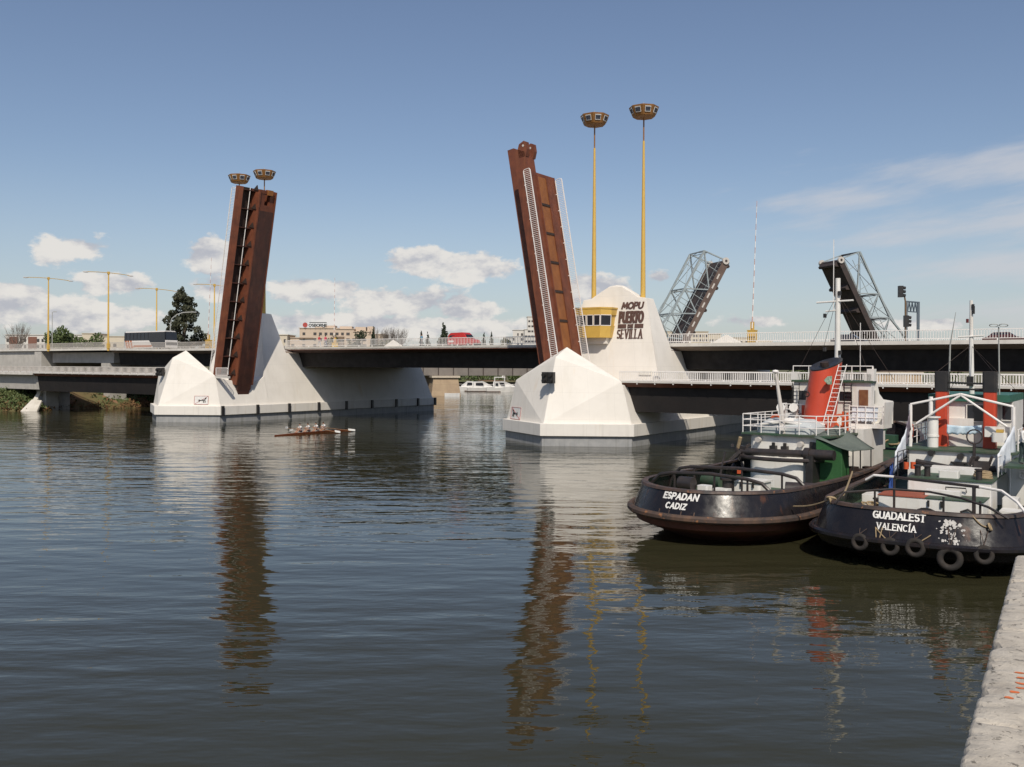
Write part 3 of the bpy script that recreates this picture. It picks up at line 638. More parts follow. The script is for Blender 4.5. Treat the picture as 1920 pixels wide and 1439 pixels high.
# ================================================================ VEGETATION
LEAFD = mat('dark_evergreen_leaves', (.030, .036, .016), .7, (.062, .062, .03), .5, 1.0)
LEAFM = mat('mid_green_leaves', (.055, .085, .022), .7, (.10, .125, .04), .5, 1.0)
LEAFO = mat('olive_leaves', (.085, .09, .04), .75, (.13, .12, .06), .5, 1.0)
CYPR = mat('cypress_leaves', (.020, .032, .016), .8, (.035, .048, .02), .8, 1.0)
BARK = mat('bark', (.13, .095, .065), .9, (.08, .06, .045), 2, 1)
TWIG = mat('bare_twigs', (.20, .165, .14), .9, (.14, .115, .095), 2, 1)
def leaves(m, c, r, n, size, rg, fl=1.0):
    c = Vector(c)
    for _ in range(n):
        while True:
            q = Vector((rg.uniform(-1, 1), rg.uniform(-1, 1), rg.uniform(-1, 1)))
            if .25 < q.length < 1: break
        p = c + Vector((q.x * r[0], q.y * r[1], q.z * r[2])); s = size * rg.uniform(.6, 1.4)
        a = Vector((rg.gauss(0, 1), rg.gauss(0, 1), rg.gauss(0, .7) * fl)).normalized(); b = a.orthogonal(); b.rotate(Matrix.Rotation(rg.uniform(0, 6.28), 3, a)); b.normalize(); d = a.cross(b)
        m.quad(p - b * s, p - d * s * .6, p + b * s, p + d * s * .6)
def tree(name, label, cat, loc, clumps, trunk, leafmat, size, per, seed, group=None, trunkmat=None, r0=.35, top=None):
    rg = random.Random(seed); t = thing(name, label, cat, loc, 0, group)
    m = MB()
    for c, r in clumps: leaves(m, c, r, int(per * (r[0] * r[1] * r[2]) ** .6), size, rg)
    m.build('crown', leafmat, t)
    m = MB(); top = top or trunk
    m.tube([(0, 0, -1), (.1, 0, trunk * .5), (0, .1, trunk)], [r0, r0 * .8, r0 * .5], 7)
    for c, r in clumps[:8]:
        m.tube([(0, 0, trunk * .6), Vector(c) * .55 + Vector((0, 0, trunk * .3)), c], [r0 * .45, r0 * .3, r0 * .1], 5)
    m.build('trunk', trunkmat or BARK, t)
    return t
def at(x, y, Y, z=3.0):  # a bearing and a distance turned into a spot on the ground
    return Vector(((x - 960) / 1757.5 * Y, Y, z))
rg = random.Random(3)
# the tall gum tree behind the left deck
cl = []
for i in range(74):
    h = rg.uniform(0, 1); wd = (1 - abs(h - .30) ** 1.3 * 1.25) * 5.3; a = rg.uniform(0, 6.28); q = rg.uniform(.35, 1.0) * max(.5, wd)
    cl.append(((q * math.cos(a) + (.4 if h < .5 else 0), q * math.sin(a), 6.5 + h * 16.2), (rg.uniform(.8, 1.55), rg.uniform(.8, 1.5), rg.uniform(.6, 1.2))))
cl += [((4.1, 0, 12.5), (.9, .9, .8)), ((-.3, 0, 22.9), (.6, .6, 1.0)), ((.2, 0, 21.6), (1.0, .9, .9)), ((-4.3, .5, 9), (1.0, 1.0, .9)), ((2.8, 0, 6.4), (1.6, 1.5, 1.1)), ((4.4, 0, 8), (1.1, 1, .9))]
tree('gum_tree', 'tall dark gum tree standing behind the coach and the left deck', 'tree', at(343, 0, 230), cl, 13, LEAFD, .27, 125, 11, r0=.5)
for i, (x, Y, h, wd, l_) in enumerate(((112, 250, 13.4, 4.6, 'dark green bushy tree behind the ramp, right of the leftmost lamp'), (140, 255, 12.4, 4.4, 'lower green bush tree between the two left lamps'), (166, 250, 11.8, 4.4, 'small green bush tree left of the second lamp'), (260, 262, 10.0, 3.2, 'low green bush partly behind the coach'))):
    cl = [((rg.uniform(-wd, wd) * .7, rg.uniform(-1.5, 1.5), rg.uniform(.45, .95) * h), (wd * .42, wd * .4, h * .16)) for _ in range(9)]
    tree('bush_tree', l_, 'tree', at(x, 0, Y, 3.5), cl, h * .5, LEAFM, .34, 60, 20 + i, 'bushy trees behind the left ramp')
def cypress(x, Y, top, wd, label, seed):
    rg = random.Random(seed); loc = at(x, 0, Y); h = top - loc.z
    cl = [((rg.uniform(-.12, .12) * wd, 0, h * (.08 + .88 * k / 17)), (wd * max(.10, min(1, (1 - k / 17.4) / .42)) * rg.uniform(.85, 1.1), wd * max(.10, min(1, (1 - k / 17.4) / .42)), h * .05)) for k in range(18)]
    tree('cypress_tree', label, 'cypress', loc, cl, h * .5, CYPR, .30, 130, seed, 'cypresses beyond the road deck', r0=.25)
cypress(832, 330, 22.9, 2.6, 'biggest dark cypress, left of the red van', 31)
cypress(790, 330, 20.3, 1.3, 'slim dark cypress, leftmost of the pair beside the blue pedestrian', 32)
cypress(802, 332, 19.5, 1.5, 'short dark cypress between the blue pedestrian and the biggest cypress', 33)
cypress(907, 340, 19.9, 1.5, 'small dark cypress just right of the red van', 34)
cypress(921, 342, 20.4, 1.5, 'small dark cypress, right one of the two right of the red van', 35)
cypress(700, 330, 21.4, 1.4, 'ragged dark cypress in front of the pink apartment block', 36)
for x, Y, top, wd, l_, sd in ((678, 325, 19.3, 3.4, 'dark rounded tree left of the ragged cypress', 41), (655, 330, 16.6, 3.0, 'small olive bush tree in front of the pink apartment block', 42), (622, 320, 17.5, 3.0, 'olive tree behind the red dressed pedestrians', 43), (725, 330, 17.0, 3.4, 'olive bush tree right of the ragged cypress', 44), (948, 350, 17.6, 3.2, 'olive bush tree left of the white tower block', 45)):
    loc = at(x, 0, Y); h = top - loc.z
    cl = [((rnd.uniform(-wd, wd) * .6, rnd.uniform(-1, 1), rnd.uniform(.6, .95) * h), (wd * .45, wd * .4, h * .1)) for _ in range(8)]
    tree('leafy_tree', l_, 'tree', loc, cl, h * .6, CYPR if sd == 41 else LEAFO, .32, 60, sd, 'trees beyond the road deck')
def bare_tree(x, Y, top, wd, label, seed):
    rg = random.Random(seed); loc = at(x, 0, Y); h = top - loc.z; t = thing('bare_tree', label, 'tree', loc, 0, 'leafless trees beyond the road deck'); m = MB()
    m.tube([(0, 0, -1), (0, 0, h * .6)], [.25, .15], 6); m.build('trunk', TWIG, t); m = MB()
    for _ in range(70):
        z0 = rg.uniform(.35, .6) * h; a = rg.uniform(0, 6.28); q = rg.uniform(.2, 1) * wd; e = Vector((q * math.cos(a), q * math.sin(a), rg.uniform(.72, 1) * h))
        mid = Vector((e.x * .6, e.y * .6, (z0 + e.z) / 2 - .3)); m.tube([(0, 0, z0), mid, e], [.07, .05, .02], 3)
        for _ in range(3): m.tube([mid.lerp(e, rg.uniform(.2, .8)), e + Vector((rg.uniform(-1, 1), rg.uniform(-1, 1), rg.uniform(-.8, .6)))], [.035, .012], 3)
    m.build('crown', TWIG, t)
for i, (x, tp, l_) in enumerate(((712, 21.6, 'leafless pale tree right beside the ragged cypress'), (732, 22.2, 'leafless pale tree in the middle of the bare clump left of the white pyramid tip'), (748, 21.6, 'leafless pale tree right above the white pyramid tip'), (868, 19.5, 'leafless tree behind the red van'), (33, 20.8, 'leafless tree in front of the brown striped flats'))): bare_tree(x, 345 if x > 100 else 300, tp, 4.2, l_, 50 + i)
# undergrowth on the left bank, one mass
m = MB(); rg = random.Random(77)
for _ in range(3600):
    u = -41 - abs(rg.gauss(0, 1)) * 9; v = rg.uniform(-6, 42); p = W('L', u, v); q, vv, left = inland(p.x, p.y)
    if q < .2 or abs(vv - 22) < 8 and u > -50 and rg.random() < .88: continue
    if 5 < vv < 13 and u < -60: continue
    h = rg.uniform(.25, 1.0) * (1.5 if vv < 5 else 1); leaves(m, (p.x, p.y, bank_z(p.x, p.y) + h * .4), (.55, .55, h * .6), 7, .20, rg)
o = m.build('undergrowth', LEAFM); kind(o, 'stuff')
m = MB()
for _ in range(1700):
    u = -43.5 + rg.uniform(-5, 5.0); v = rg.uniform(-8, 40); p = W('L', u, v); q, vv, left = inland(p.x, p.y)
    if q < -.6 or q > 2.2: continue
    leaves(m, (p.x, p.y, max(.1, bank_z(p.x, p.y)) + .25), (.5, .5, .35), 5, .17, rg)
kind(m.build('dry_reeds', mat('dry_brown_reeds', (.20, .095, .045), .9, (.12, .085, .03), .5, 1)), 'stuff')
# tree belt on the far shore below the old bridge: one mass
m = MB(); rg = random.Random(78)
for i in range(150):
    x = rg.uniform(-75, 150); y = rg.uniform(306, 330); h = rg.uniform(3, 7)
    leaves(m, (x, y, 2.2 + h * .5), (2.2, 2.0, h * .55), 90, .42, rg)
kind(m.build('shore_trees', LEAFM), 'stuff')
# broken slabs on the left bank
SLAB = mat('pale_broken_slab', (.60, .56, .50), .85, (.48, .44, .38), 1, 1)
for (u, v, z, sx, sy, ry, rx, l_) in ((-41.4, 6.0, .55, 3.0, 1.5, 35, -50, 'big pale concrete slab tipped into the water at the left bank'), (-43.2, 7.6, 1.9, 1.0, 1.6, 20, -58, 'narrow pale slab leaning against the squat pillar'), (-52, 7.6, 2.0, 1.1, .5, 20, -40, 'small pale stone in the weeds at the far left')):
    m = MB(); m.loft([[(-sx * .5, -sy, 0), (sx * .6, -sy, 0), (sx * .25, sy, 0), (-sx * .4, sy * .8, 0)], [(-sx * .5, -sy, .35), (sx * .6, -sy, .35), (sx * .25, sy, .35), (-sx * .4, sy * .8, .35)]])
    o = m.build('concrete_slab', SLAB, bevel=.04); o.location = W('L', u, v, z); o.rotation_euler = (R(-rx), R(ry) * .3, -TH * .6); tag(o, l_, 'slab')

# ================================================================ FAR BUILDINGS
def block(m, x0, x1, y0, y1, z0, z1, k=0): m.box(x0, x1, y0, y1, z0, z1, k)
WIN = mat('building_window', (.05, .045, .045), .3, (.09, .08, .08), .3, 1)
def building(label, x0, x1, z1, Y, wallm, cols, rows, pitch=3.0, depth=14, roofm=None, bands=None, win=(.45, .5), skip=0.0, seed=1, base=3.0, step=None):
    """block of flats facing the river; windows are recessed dark openings, one part per storey"""
    rg = random.Random(seed); t = thing('apartment_building', label, 'building', ((x0 + x1) / 2, Y, base), 0, 'blocks of flats on the skyline')
    wd = x1 - x0; H = z1 - base; m = MB()
    prof = step or [(0, 1, 1)]
    for a, c, h in prof: m.box(-wd / 2 + a * wd, -wd / 2 + c * wd, 0, depth, 0, H * h)
    m.build('wall', wallm, t)
    for r_ in range(rows):
        m = MB(); z = H - 1.0 - (r_ + .5) * pitch
        for i in range(cols):
            if rg.random() < skip: continue
            f = (i + .5) / cols; hh = [h for a, c, h in prof if a <= f <= c]
            if not hh or z + pitch * .5 > H * hh[0]: continue
            x = -wd / 2 + f * wd; ww = wd / cols * win[0] * .5 * rg.uniform(.8, 1.2); m.box(x - ww, x + ww, -.10, .05, z - pitch * win[1] * .5, z + pitch * win[1] * .5)
        if m.v: m.build('window_row', WIN, t)
    m = MB()
    for a, c, h in prof: m.box(-wd / 2 + a * wd - .3, -wd / 2 + c * wd + .3, -.3, depth + .3, H * h - .02, H * h + .25)
    m.build('roof', roofm or wallm, t)
    if bands:
        m = MB()
        for a, c in bands[1]: m.box(-wd / 2 + a * wd, -wd / 2 + c * wd, -.22, -.05, 0, H - .8)
        m.build('facade_panel', bands[0], t)
    return t
PINKW = mat('pinkish_plaster', (.55, .44, .345), .85, (.48, .385, .30), .1, 1); CREAMW = mat('cream_plaster', (.56, .49, .39), .85, (.48, .42, .33), .1, 1)
WHITEW = mat('white_plaster', (.62, .59, .55), .85, (.54, .51, .48), .1, 1); BROWNP = mat('brown_facade_panels', (.19, .085, .06), .8, (.15, .07, .05), .1, 1)
building('white flats with brown vertical panels at the far left', -227, -209.4, 20.6, 420, WHITEW, 9, 4, 2.8, bands=(BROWNP, ((.10, .32), (.58, .80))), seed=2)
building('white flats with rows of dark windows, right of the brown striped flats', -209.0, -196, 21.0, 428, WHITEW, 6, 4, 2.7, win=(.6, .5), seed=3)
building('long cream flats behind the bushes at the left', -195, -168, 21.5, 425, CREAMW, 10, 3, 2.8, step=[(0, .22, 1), (.22, .75, .93), (.75, 1, .90)], skip=.35, seed=4)
building('low cream shed behind the coach', -167, -150, 18.0, 430, CREAMW, 4, 1, 3, skip=.4, seed=5)
osb = building('stepped pink block of flats with a sign on its roof', -90, -52, 22.6, 380, PINKW, 17, 6, 2.35, step=[(0, .10, .80), (.10, .50, 1.0), (.50, .68, .985), (.68, .84, .93), (.84, 1, .88)], skip=.3, win=(.55, .45), seed=6)
m = MB()
for x, ww, h in ((-3.4, 2.0, 1.2), (3.0, 2.5, .9), (9, 2.2, .7), (-8, 1.5, .7), (13, 1.2, .9)): m.box(x - ww, x + ww, 3, 8, 17.5, 19.7 + h)
m.build('roof_house', PINKW, osb)
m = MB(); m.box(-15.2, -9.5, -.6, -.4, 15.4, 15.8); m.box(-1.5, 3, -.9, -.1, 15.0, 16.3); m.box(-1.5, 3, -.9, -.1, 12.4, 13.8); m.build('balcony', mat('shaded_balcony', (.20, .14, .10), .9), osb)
SIGNB = mat('dark_sign_letters', (.03, .035, .035), .5)
sg = thing('roof_sign', 'dark lettered rooftop sign with a red disc on the pink block of flats', 'sign', (-79.8, 379.4, 22.85), 0)
m = MB(); letters(m, 'OSBORNE', -2.6, 4.9, .35, 1.25, .28, lambda x, z, d: Vector((x, -d, z)), .12); m.build('lettering', SIGNB, sg)
m = MB(); m.box(-2.3, 4.7, -.1, .05, 1.95, 2.25); m.build('lettering', SIGNB, sg)
m = MB(); m.lathe([(1.0, -.08), (1.0, .08)], (0, 0, 0), 16); m.v = [Vector((v.x - 4.0, v.z, v.y + 1.1)) for v in m.v]; m.build('disc', REDP, sg)
m = MB()
for x in (-4, -2, 0, 2, 4): m.box(x - .05, x + .05, 0, .08, -.4, .6)
m.build('post', GREYP, sg)
building('small cream house with a flat roof, left of the pink block', -96, -90.2, 19.7, 376, CREAMW, 3, 2, 2.6, seed=7)
building('tall white tower block right of the middle of the road deck', 6.6, 15.0, 34.0, 500, WHITEW, 5, 9, 2.7, step=[(0, .18, .78), (.18, .72, 1), (.72, 1, .96)], win=(.75, .35), seed=8)
building('white stepped block left of the tall tower block', -4.5, 6.4, 27.0, 505, WHITEW, 5, 4, 2.6, step=[(0, .45, .83), (.45, 1, 1)], skip=.4, seed=9)
building('long cream flats behind the old bridge leaf, right of the lettered tower', 80, 116, 27.2, 520, CREAMW, 20, 6, 2.6, step=[(0, .12, .94), (.12, .8, 1), (.8, 1, .95)], win=(.6, .5), seed=10)
building('pale cream flats with round roof humps beyond the far white pyramid tip', 117, 150, 24.6, 540, CREAMW, 12, 3, 2.8, step=[(0, .25, .97), (.25, .6, 1), (.6, 1, .93)], skip=.3, seed=11)

# ================================================================ OLD BASCULE BRIDGE
OBL = mat('blue_grey_truss_paint', (.33, .37, .38), .5, (.25, .29, .30), .6, 1, streak=((.2, .15, .12), 2, .3)); OBD = mat('old_dark_steel', (.035, .028, .026), .7, (.06, .04, .035), .5, 1)
OBS = mat('old_brown_side_steel', (.14, .095, .075), .65, (.09, .06, .05), .5, 1); STONE = mat('old_pier_masonry', (.42, .31, .20), .9, (.33, .24, .16), .4, 1, grid=(3.0, 1.45, .05, .5))
OB0 = Vector((-15.3, 245, 0)); PH = R(15); OBX = Vector((math.cos(PH), math.sin(PH), 0)); OBY = Vector((-math.sin(PH), math.cos(PH), 0))
def OW(s, t_, z): return OB0 + OBX * s + OBY * t_ + Vector((0, 0, z))
def old_leaf(s, k, ang, Ln, label):
    """k=+1 leans right; local x along the bridge, y across, chord truss over the deck edge on each side"""
    t = thing('old_bascule_leaf', label, 'bridge leaf', OW(s, 0, 9.4), PH, 'raised leaves of the old truss bridge')
    ca, sa = math.cos(ang), math.sin(ang); P = lambda d, y, h: Vector((k * (ca * d - sa * h), y, sa * d + ca * h)); W9 = 9.0
    m = MB(); m.loft([[P(d, y, h) for y, h in ((0, -.2), (W9, -.2), (W9, -1.3), (0, -1.3))] for d in (-2, Ln)]); m.build('deck', OBD, t)
    for y in (-.25, W9 + .02):
        m = MB(); m.loft([[P(d, yy, h) for yy, h in ((y, -1.7 if k > 0 else -1.3), (y + .23, -1.7 if k > 0 else -1.3), (y + .23, .3), (y, .3))] for d in (-2, Ln)]); m.build('side_girder', OBS if k > 0 else OBD, t)
        if k < 0: continue
        for i in range(9):
            m = MB(); m.loft([[P(2 + i * 3.1, yy, h) for yy, h in ((y - .06, -.75), (y - .01, -.75), (y - .01, -.3), (y - .06, -.3))], [P(3.6 + i * 3.1, yy, h) for yy, h in ((y - .06, -.75), (y - .01, -.75), (y - .01, -.3), (y - .06, -.3))]])
            m.build('girder_panel', RAILG, t)
    for i in range(5):
        d = 3 + i * (Ln - 4) / 4
        m = MB(); m.loft([[P(dd, y, h) for dd, h in ((d - .9, -1.2), (d + .9, -1.2), (d + .4, -2.5), (d - .2, -2.5))] for y in (.3, W9 - .3)]); m.build('floor_beam', OBD, t)
    def trussh(d): return 6.6 if d > 6 else 6.6 + (6 - d) * .75
    tops = [-8, 3, 11.5, 19.5, Ln - 1]; bots = [-1, 7, 15.2, 23.0, Ln]
    for y in (0, W9):
        m = MB(); 
        for a, c in zip(tops[:-1], tops[1:]): m.bar(P(a, y, trussh(a)), P(c, y, trussh(c)), .5, .5, (0, 1, 0))
        seq = []
        for a, c in zip(bots, tops[1:] + [None]): seq += [(a, .0)] + ([(c, trussh(c))] if c is not None else [])
        for (a, h0), (c, h1) in zip(seq[:-1], seq[1:]): m.bar(P(a, y, h0), P(c, y, h1), .34, .34, (0, 1, 0))
        for d in (3, 7.2, 11.5, 15.5, 19.5, 23.5, Ln - 4): m.bar(P(d, y, 0), P(d, y, trussh(d)), .15, .15, (0, 1, 0))
        m.bar(P(3, y, 3.3), P(Ln - 2, y, 3.3), .12, .12, (0, 1, 0)); m.bar(P(3, y, trussh(3) - .9), P(Ln - 1, y, 5.7), .14, .14, (0, 1, 0))
        m.bar(P(tops[0], y, trussh(tops[0])), P(-2, y, 0), .4, .4, (0, 1, 0))
        m.build('truss', OBL, t)
    m = MB()
    for d in tops[1:]:
        m.bar(P(d, 0, 6.6), P(d, W9, 6.6), .3, .3, (1, 0, 0)); m.bar(P(d, 0, 5.6), P(d, W9, 5.6), .16, .16, (1, 0, 0))
    for a, c in zip(tops[1:-1], tops[2:]):
        m.bar(P(a, 0, 6.6), P(c, W9, 6.6), .13, .13); m.bar(P(c, 0, 6.6), P(a, W9, 6.6), .13, .13)
    for d in tops[1:]: m.bar(P(d, 0, 5.7), P(d, W9 / 2, 6.5), .12, .12); m.bar(P(d, W9, 5.7), P(d, W9 / 2, 6.5), .12, .12)
    m.build('sway_bracing', OBD if k < 0 else OBL, t)
    m = MB()
    for y in (.5, W9 - .5):
        m.bar(P(1, y, 1.1), P(Ln, y, 1.1), .07, .07)
        for i in range(24): m.bar(P(1 + i * (Ln - 1) / 23, y, -.1), P(1 + i * (Ln - 1) / 23, y, 1.1), .05, .05, (0, 1, 0))
    m.build('handrail', OBL, t)
    for y in (-.3, W9 + .3):
        m = MB(); m.tube([P(Ln - .2, y - .3, -.4), P(Ln - .2, y + .3, -.4)], 1.0, 16); lock = m.build('end_lock', RAILG, t)
        m = MB(); m.tube([P(Ln - .2, y - .36, -.4), P(Ln - .2, y + .36, -.4)], .38, 10); m.build('pin', OBD, lock)
    return t
old_leaf(62.0, 1, R(61), 32.8, 'left raised leaf of the old blue grey truss bridge, beside the lettered tower')
old_leaf(132.0, -1, R(61.5), 34.4, 'right raised leaf of the old truss bridge, showing its black underside')
def old_part(name, label, cat, s0, s1, poly, m_, group=None, extra=None):
    m = MB(); m.loft([[(s - s0, y, z) for y, z in poly] for s in (s0, s1)]); t = thing(name, label, cat, OW(s0, 0, 0), PH, group); m.build('girder' if 'deck' in name else 'body', m_, t)
    return t
t = old_part('old_bridge_deck', 'grey plate girder deck of the old bridge seen under the new road deck', 'bridge deck', -60, 60, [(0, 7.6), (9, 7.6), (9, 5.2), (0, 5.2)], mat('grey_plate_girder', (.20, .175, .155), .7, (.15, .13, .115), .5, 1), 'decks of the old bridge')
m = MB()
for i in range(31): m.box(i * 4 - .12, i * 4 + .12, -.16, -.02, 5.15, 7.65)
m.box(-2, 122, -.3, 9.3, 7.61, 7.85); m.build('stiffener', OBD, t)
m = MB(); m.bar((0, -.2, 8.9), (120, -.2, 8.9), .07, .07)
for i in range(120): m.bar((i, -.2, 7.8), (i, -.2, 8.9), .05, .05, (1, 0, 0))
m.build('railing', OBL, t)
t = old_part('old_bridge_deck', 'deck of the old bridge right of its raised leaves, behind the right railing', 'bridge deck', 129, 300, [(0, 9.6), (9, 9.6), (9, 6.6), (0, 6.6)], OBS, 'decks of the old bridge')
m = MB(); m.bar((0, -.2, 10.9), (170, -.2, 10.9), .08, .08)
for i in range(85): m.bar((i * 2, -.2, 9.6), (i * 2, -.2, 10.9), .06, .06, (1, 0, 0))
m.build('railing', OBL, t)
def old_pier(s, wd, label, z1=5.15):
    t = thing('masonry_pier', label, 'bridge pier', OW(s, 0, 0), PH, 'stone piers of the old bridge'); m = MB()
    m.loft([[(-wd - k, -3 - k, z), (wd + k, -3 - k, z), (wd + k, 13 + k, z), (-wd - k, 13 + k, z)] for k, z in ((.9, -2), (0, z1 - .5))]); m.build('body', STONE, t)
    m = MB(); m.box(-wd - .5, wd + .5, -3.5, 13.5, z1 - .5, z1); m.build('capstone', mat('pale_capstone', (.55, .47, .37), .8), t)
old_pier(-2.6, 3.2, 'stone pier of the old bridge right beside the left white pier')
old_pier(54.6, 8.0, 'stone pier under the left leaf of the old bridge', 7.2); old_pier(133, 8, 'stone pier under the right leaf of the old bridge', 6.5)
t = thing('portal_frame', 'blue grey steel portal frame with zigzag bracing at the right above the road deck', 'portal frame', (121.6, 285, 3.0), R(35)); m = MB()
for x in (-3.2, 3.2): m.bar((x, 0, 0), (x, 0, 25.0), .75, .75)
PBL = mat('slate_portal_paint', (.10, .13, .16), .5); m.build('post', PBL, t)
m = MB(); m.bar((-3.2, 0, 24.8), (3.2, 0, 24.8), .4, .4); m.bar((-3.2, 0, 21.8), (3.2, 0, 21.8), .3, .3)
for i in range(8): m.bar((-3.2 + i * .8, 0, 21.9 if i % 2 else 24.7), (-2.4 + i * .8, 0, 24.7 if i % 2 else 21.9), .25, .25, (0, 1, 0))
m.build('lattice_beam', PBL, t)

# ================================================================ VEHICLES
BUSW = mat('coach_white_paint', (.62, .59, .56), .3, (.56, .53, .50), .4, .5); BUSO = mat('coach_orange_stripe', (.42, .12, .035), .35); TYRE = mat('tyre_rubber', (.016, .014, .013), .85, (.032, .024, .019), 3, 1); HUB = mat('wheel_hub', (.4, .4, .4), .4)
def wheel(par, x, y, z, r, wd=.28):
    m = MB(); m.tube([(x, y - wd / 2, z), (x, y + wd / 2, z)], r, 14); wh = m.build('wheel', TYRE, par)
    m = MB(); m.tube([(x, y - wd / 2 - .02, z), (x, y + wd / 2 + .02, z)], r * .55, 10); m.build('hub', HUB, wh)
t = thing('coach', 'white coach with orange stripes and a dark window band driving on the left ramp', 'bus', W('L', -38.6, 24.6, 10.32), -TH)
m = MB(); m.loft([[(x, 0, .35), (x, 2.5, .35), (x, 2.5, 1.75), (x, 0, 1.75)] for x in (-6.3, 6.15)]); m.build('body', BUSW, t, bevel=.06)
m = MB(); m.loft([[(x0, y, z) for y, z in ((0.02, 1.751), (2.48, 1.751), (2.42, 3.2), (.08, 3.2))] for x0 in (-6.2, 5.9)]); m.build('window_band', GLASS, t)
m = MB(); m.loft([[(x, .05, 3.2), (x, 2.45, 3.2), (x, 2.3, 3.42), (x, .2, 3.42)] for x in (-6.25, 5.7)]); m.build('roof', BUSW, t, bevel=.05)
m = MB(); m.quad((5.91, .1, .9), (6.17, .15, .9), (6.17, 2.35, .9), (5.91, 2.4, .9)); m.ext([(6.16, .12, .9), (6.16, 2.38, .9), (5.95, 2.38, 3.15), (5.95, .12, 3.15)], (.04, 0, 0)); m.ext([(2.6, -.02, .45), (6.14, -.02, .45), (5.9, -.02, 3.2), (1.6, -.02, 3.2), (1.4, -.02, 1.7)], (0, .018, 0)); m.build('windscreen', GLASS, t)
m = MB()
for a in (-5.9, -5.2, -4.4): m.ext([(a, -.018, 1.74), (a + .5, -.018, 1.74), (a + .95, -.018, .4), (a + .45, -.018, .4)], (0, .016, 0))
m.ext([(-3.4, -.018, .55), (1.9, -.018, .55), (2.5, -.018, .9), (-3.2, -.018, .9)], (0, .016, 0)); m.build('stripe', BUSO, t)
m = MB()
for i in range(7): m.box(-5.6 + i * 1.1, -5.55 + i * 1.1, .0, .03, 1.76, 3.15)
m.build('pillar', BLK, t)
for x in (-3.9, 4.1):
    for y in (.16, 2.34): wheel(t, x, y, .5, .5)
VANR = mat('van_red_paint', (.42, .025, .02), .3, (.36, .02, .018), 1, .5)
t = thing('van', 'red high roofed van driving on the road deck between the piers', 'van', W('L', 32.9, 24.6, 10.26), -TH)
side = [(-2.15, .38), (-2.2, 1.0), (-2.12, 1.75), (-1.7, 2.05), (.35, 2.1), (.75, 1.85), (1.15, 1.28), (1.95, 1.08), (2.2, .8), (2.2, .38)]
m = MB(); m.loft([[(x, y + (.10 if z > 1.3 else 0) * (1 if y < 1 else -1), z) for x, z in side] for y in (0, 1.8)]); m.build('body', VANR, t, bevel=.05)
m = MB()
for a, c in ((-1.95, -.95), (-.85, -.1)): m.ext([(a, .085, 1.28), (c, .085, 1.28), (c, .1, 1.72), (a + .1, .1, 1.72)], (0, -.03, 0))
m.ext([(0, .085, 1.25), (.98, .085, 1.25), (.62, .1, 1.75), (0, .1, 1.75)], (0, -.03, 0)); m.build('side_window', GLASS, t)
m = MB(); m.ext([(1.12, .15, 1.32), (1.12, 1.65, 1.32), (.8, 1.6, 1.8), (.8, .2, 1.8)], (.03, 0, .02)); m.build('windscreen', GLASS, t)
m = MB(); m.box(-2.0, -1.1, -.01, .01, .75, 1.0); m.build('marking', BUSW, t)
m = MB(); m.box(-2.28, -2.1, .05, 1.75, .35, .55); m.box(2.1, 2.3, .05, 1.75, .35, .6); m.build('bumper', BLK, t)
for x in (-1.35, 1.4):
    for y in (.1, 1.7): wheel(t, x, y, .34, .34, .2)
def car(loc, label, m_):
    t = thing('car', label, 'car', loc, -TH, 'cars on the right road deck')
    side = [(-2, .35), (-2.05, .8), (-1.5, .95), (-1.0, 1.4), (.5, 1.42), (1.1, .98), (2.0, .8), (2.05, .35)]
    m = MB(); m.loft([[(x, y + (.15 if z > 1.2 else 0) * (1 if y < 1 else -1), z) for x, z in side] for y in (0, 1.65)]); m.build('body', m_, t, bevel=.05)
    m = MB(); m.ext([(-1.3, .05, .98), (.9, .05, .98), (.45, .13, 1.34), (-.95, .13, 1.34)], (0, -.03, 0)); m.build('side_window', GLASS, t)
    m = MB(); m.ext([(1.08, .2, 1.02), (1.08, 1.45, 1.02), (.56, 1.4, 1.38), (.56, .25, 1.38)], (.03, 0, .03)); m.build('windscreen', GLASS, t)
    for x in (-1.3, 1.3):
        for y in (.1, 1.55): wheel(t, x, y, .32, .32, .18)
car(W('R', 19.6, 35.5, 10.27), 'dark car behind the railing left of the old bridge leaf', mat('dark_car_paint', (.03, .03, .04), .25)); car(W('R', 35.9, 35.5, 10.27), 'dark red car behind the railing at the right edge', mat('maroon_car_paint', (.07, .02, .02), .25))

# ================================================================ TUGS
HULLB = mat('black_hull_paint', (.009, .008, .010), .25, (.018, .015, .015), 1.1, .9, streak=((.060, .034, .024), 2.4, .25), bump=.012, bsc=1.6, spec=.4, rust=((.14, .055, .025), 1.6, .55, .62), spots=((.075, .058, .050), 4.5, .68))
BOOT = mat('rusty_red_boot', (.15, .050, .030), .6, (.085, .035, .026), 1.2, 1, streak=((.05, .03, .02), 2, .6))
STRK = mat('worn_rubbing_strake', (.085, .050, .035), .75, (.035, .028, .025), 1.6, 1, streak=((.17, .09, .05), 2, .5), spots=((.24, .105, .045), 2.4, .60))
TWHITE = mat('tug_white_paint', (.74, .715, .68), .45, (.64, .62, .58), 1.3, .8, streak=((.48, .36, .26), 2.6, .30))
TRED = mat('funnel_red_paint', (.52, .060, .025), .42, (.44, .05, .022), 1.2, .8, streak=((.33, .05, .03), 2.5, .3))
DECKG = mat('green_deck_paint', (.030, .075, .042), .6, (.060, .070, .045), 1.4, 1, spots=((.16, .12, .09), 1.2, .60))
SHEDG = mat('green_canvas', (.018, .085, .022), .7, (.03, .11, .035), 1.0, 1, bump=.03, bsc=3)
TARP = mat('grey_green_tarpaulin', (.085, .105, .09), .75, (.13, .15, .13), .9, 1, bump=.05, bsc=2.5)
COVER = mat('pale_grey_boat_cover', (.50, .52, .52), .7, (.40, .43, .44), 1.5, 1, bump=.05, bsc=3)
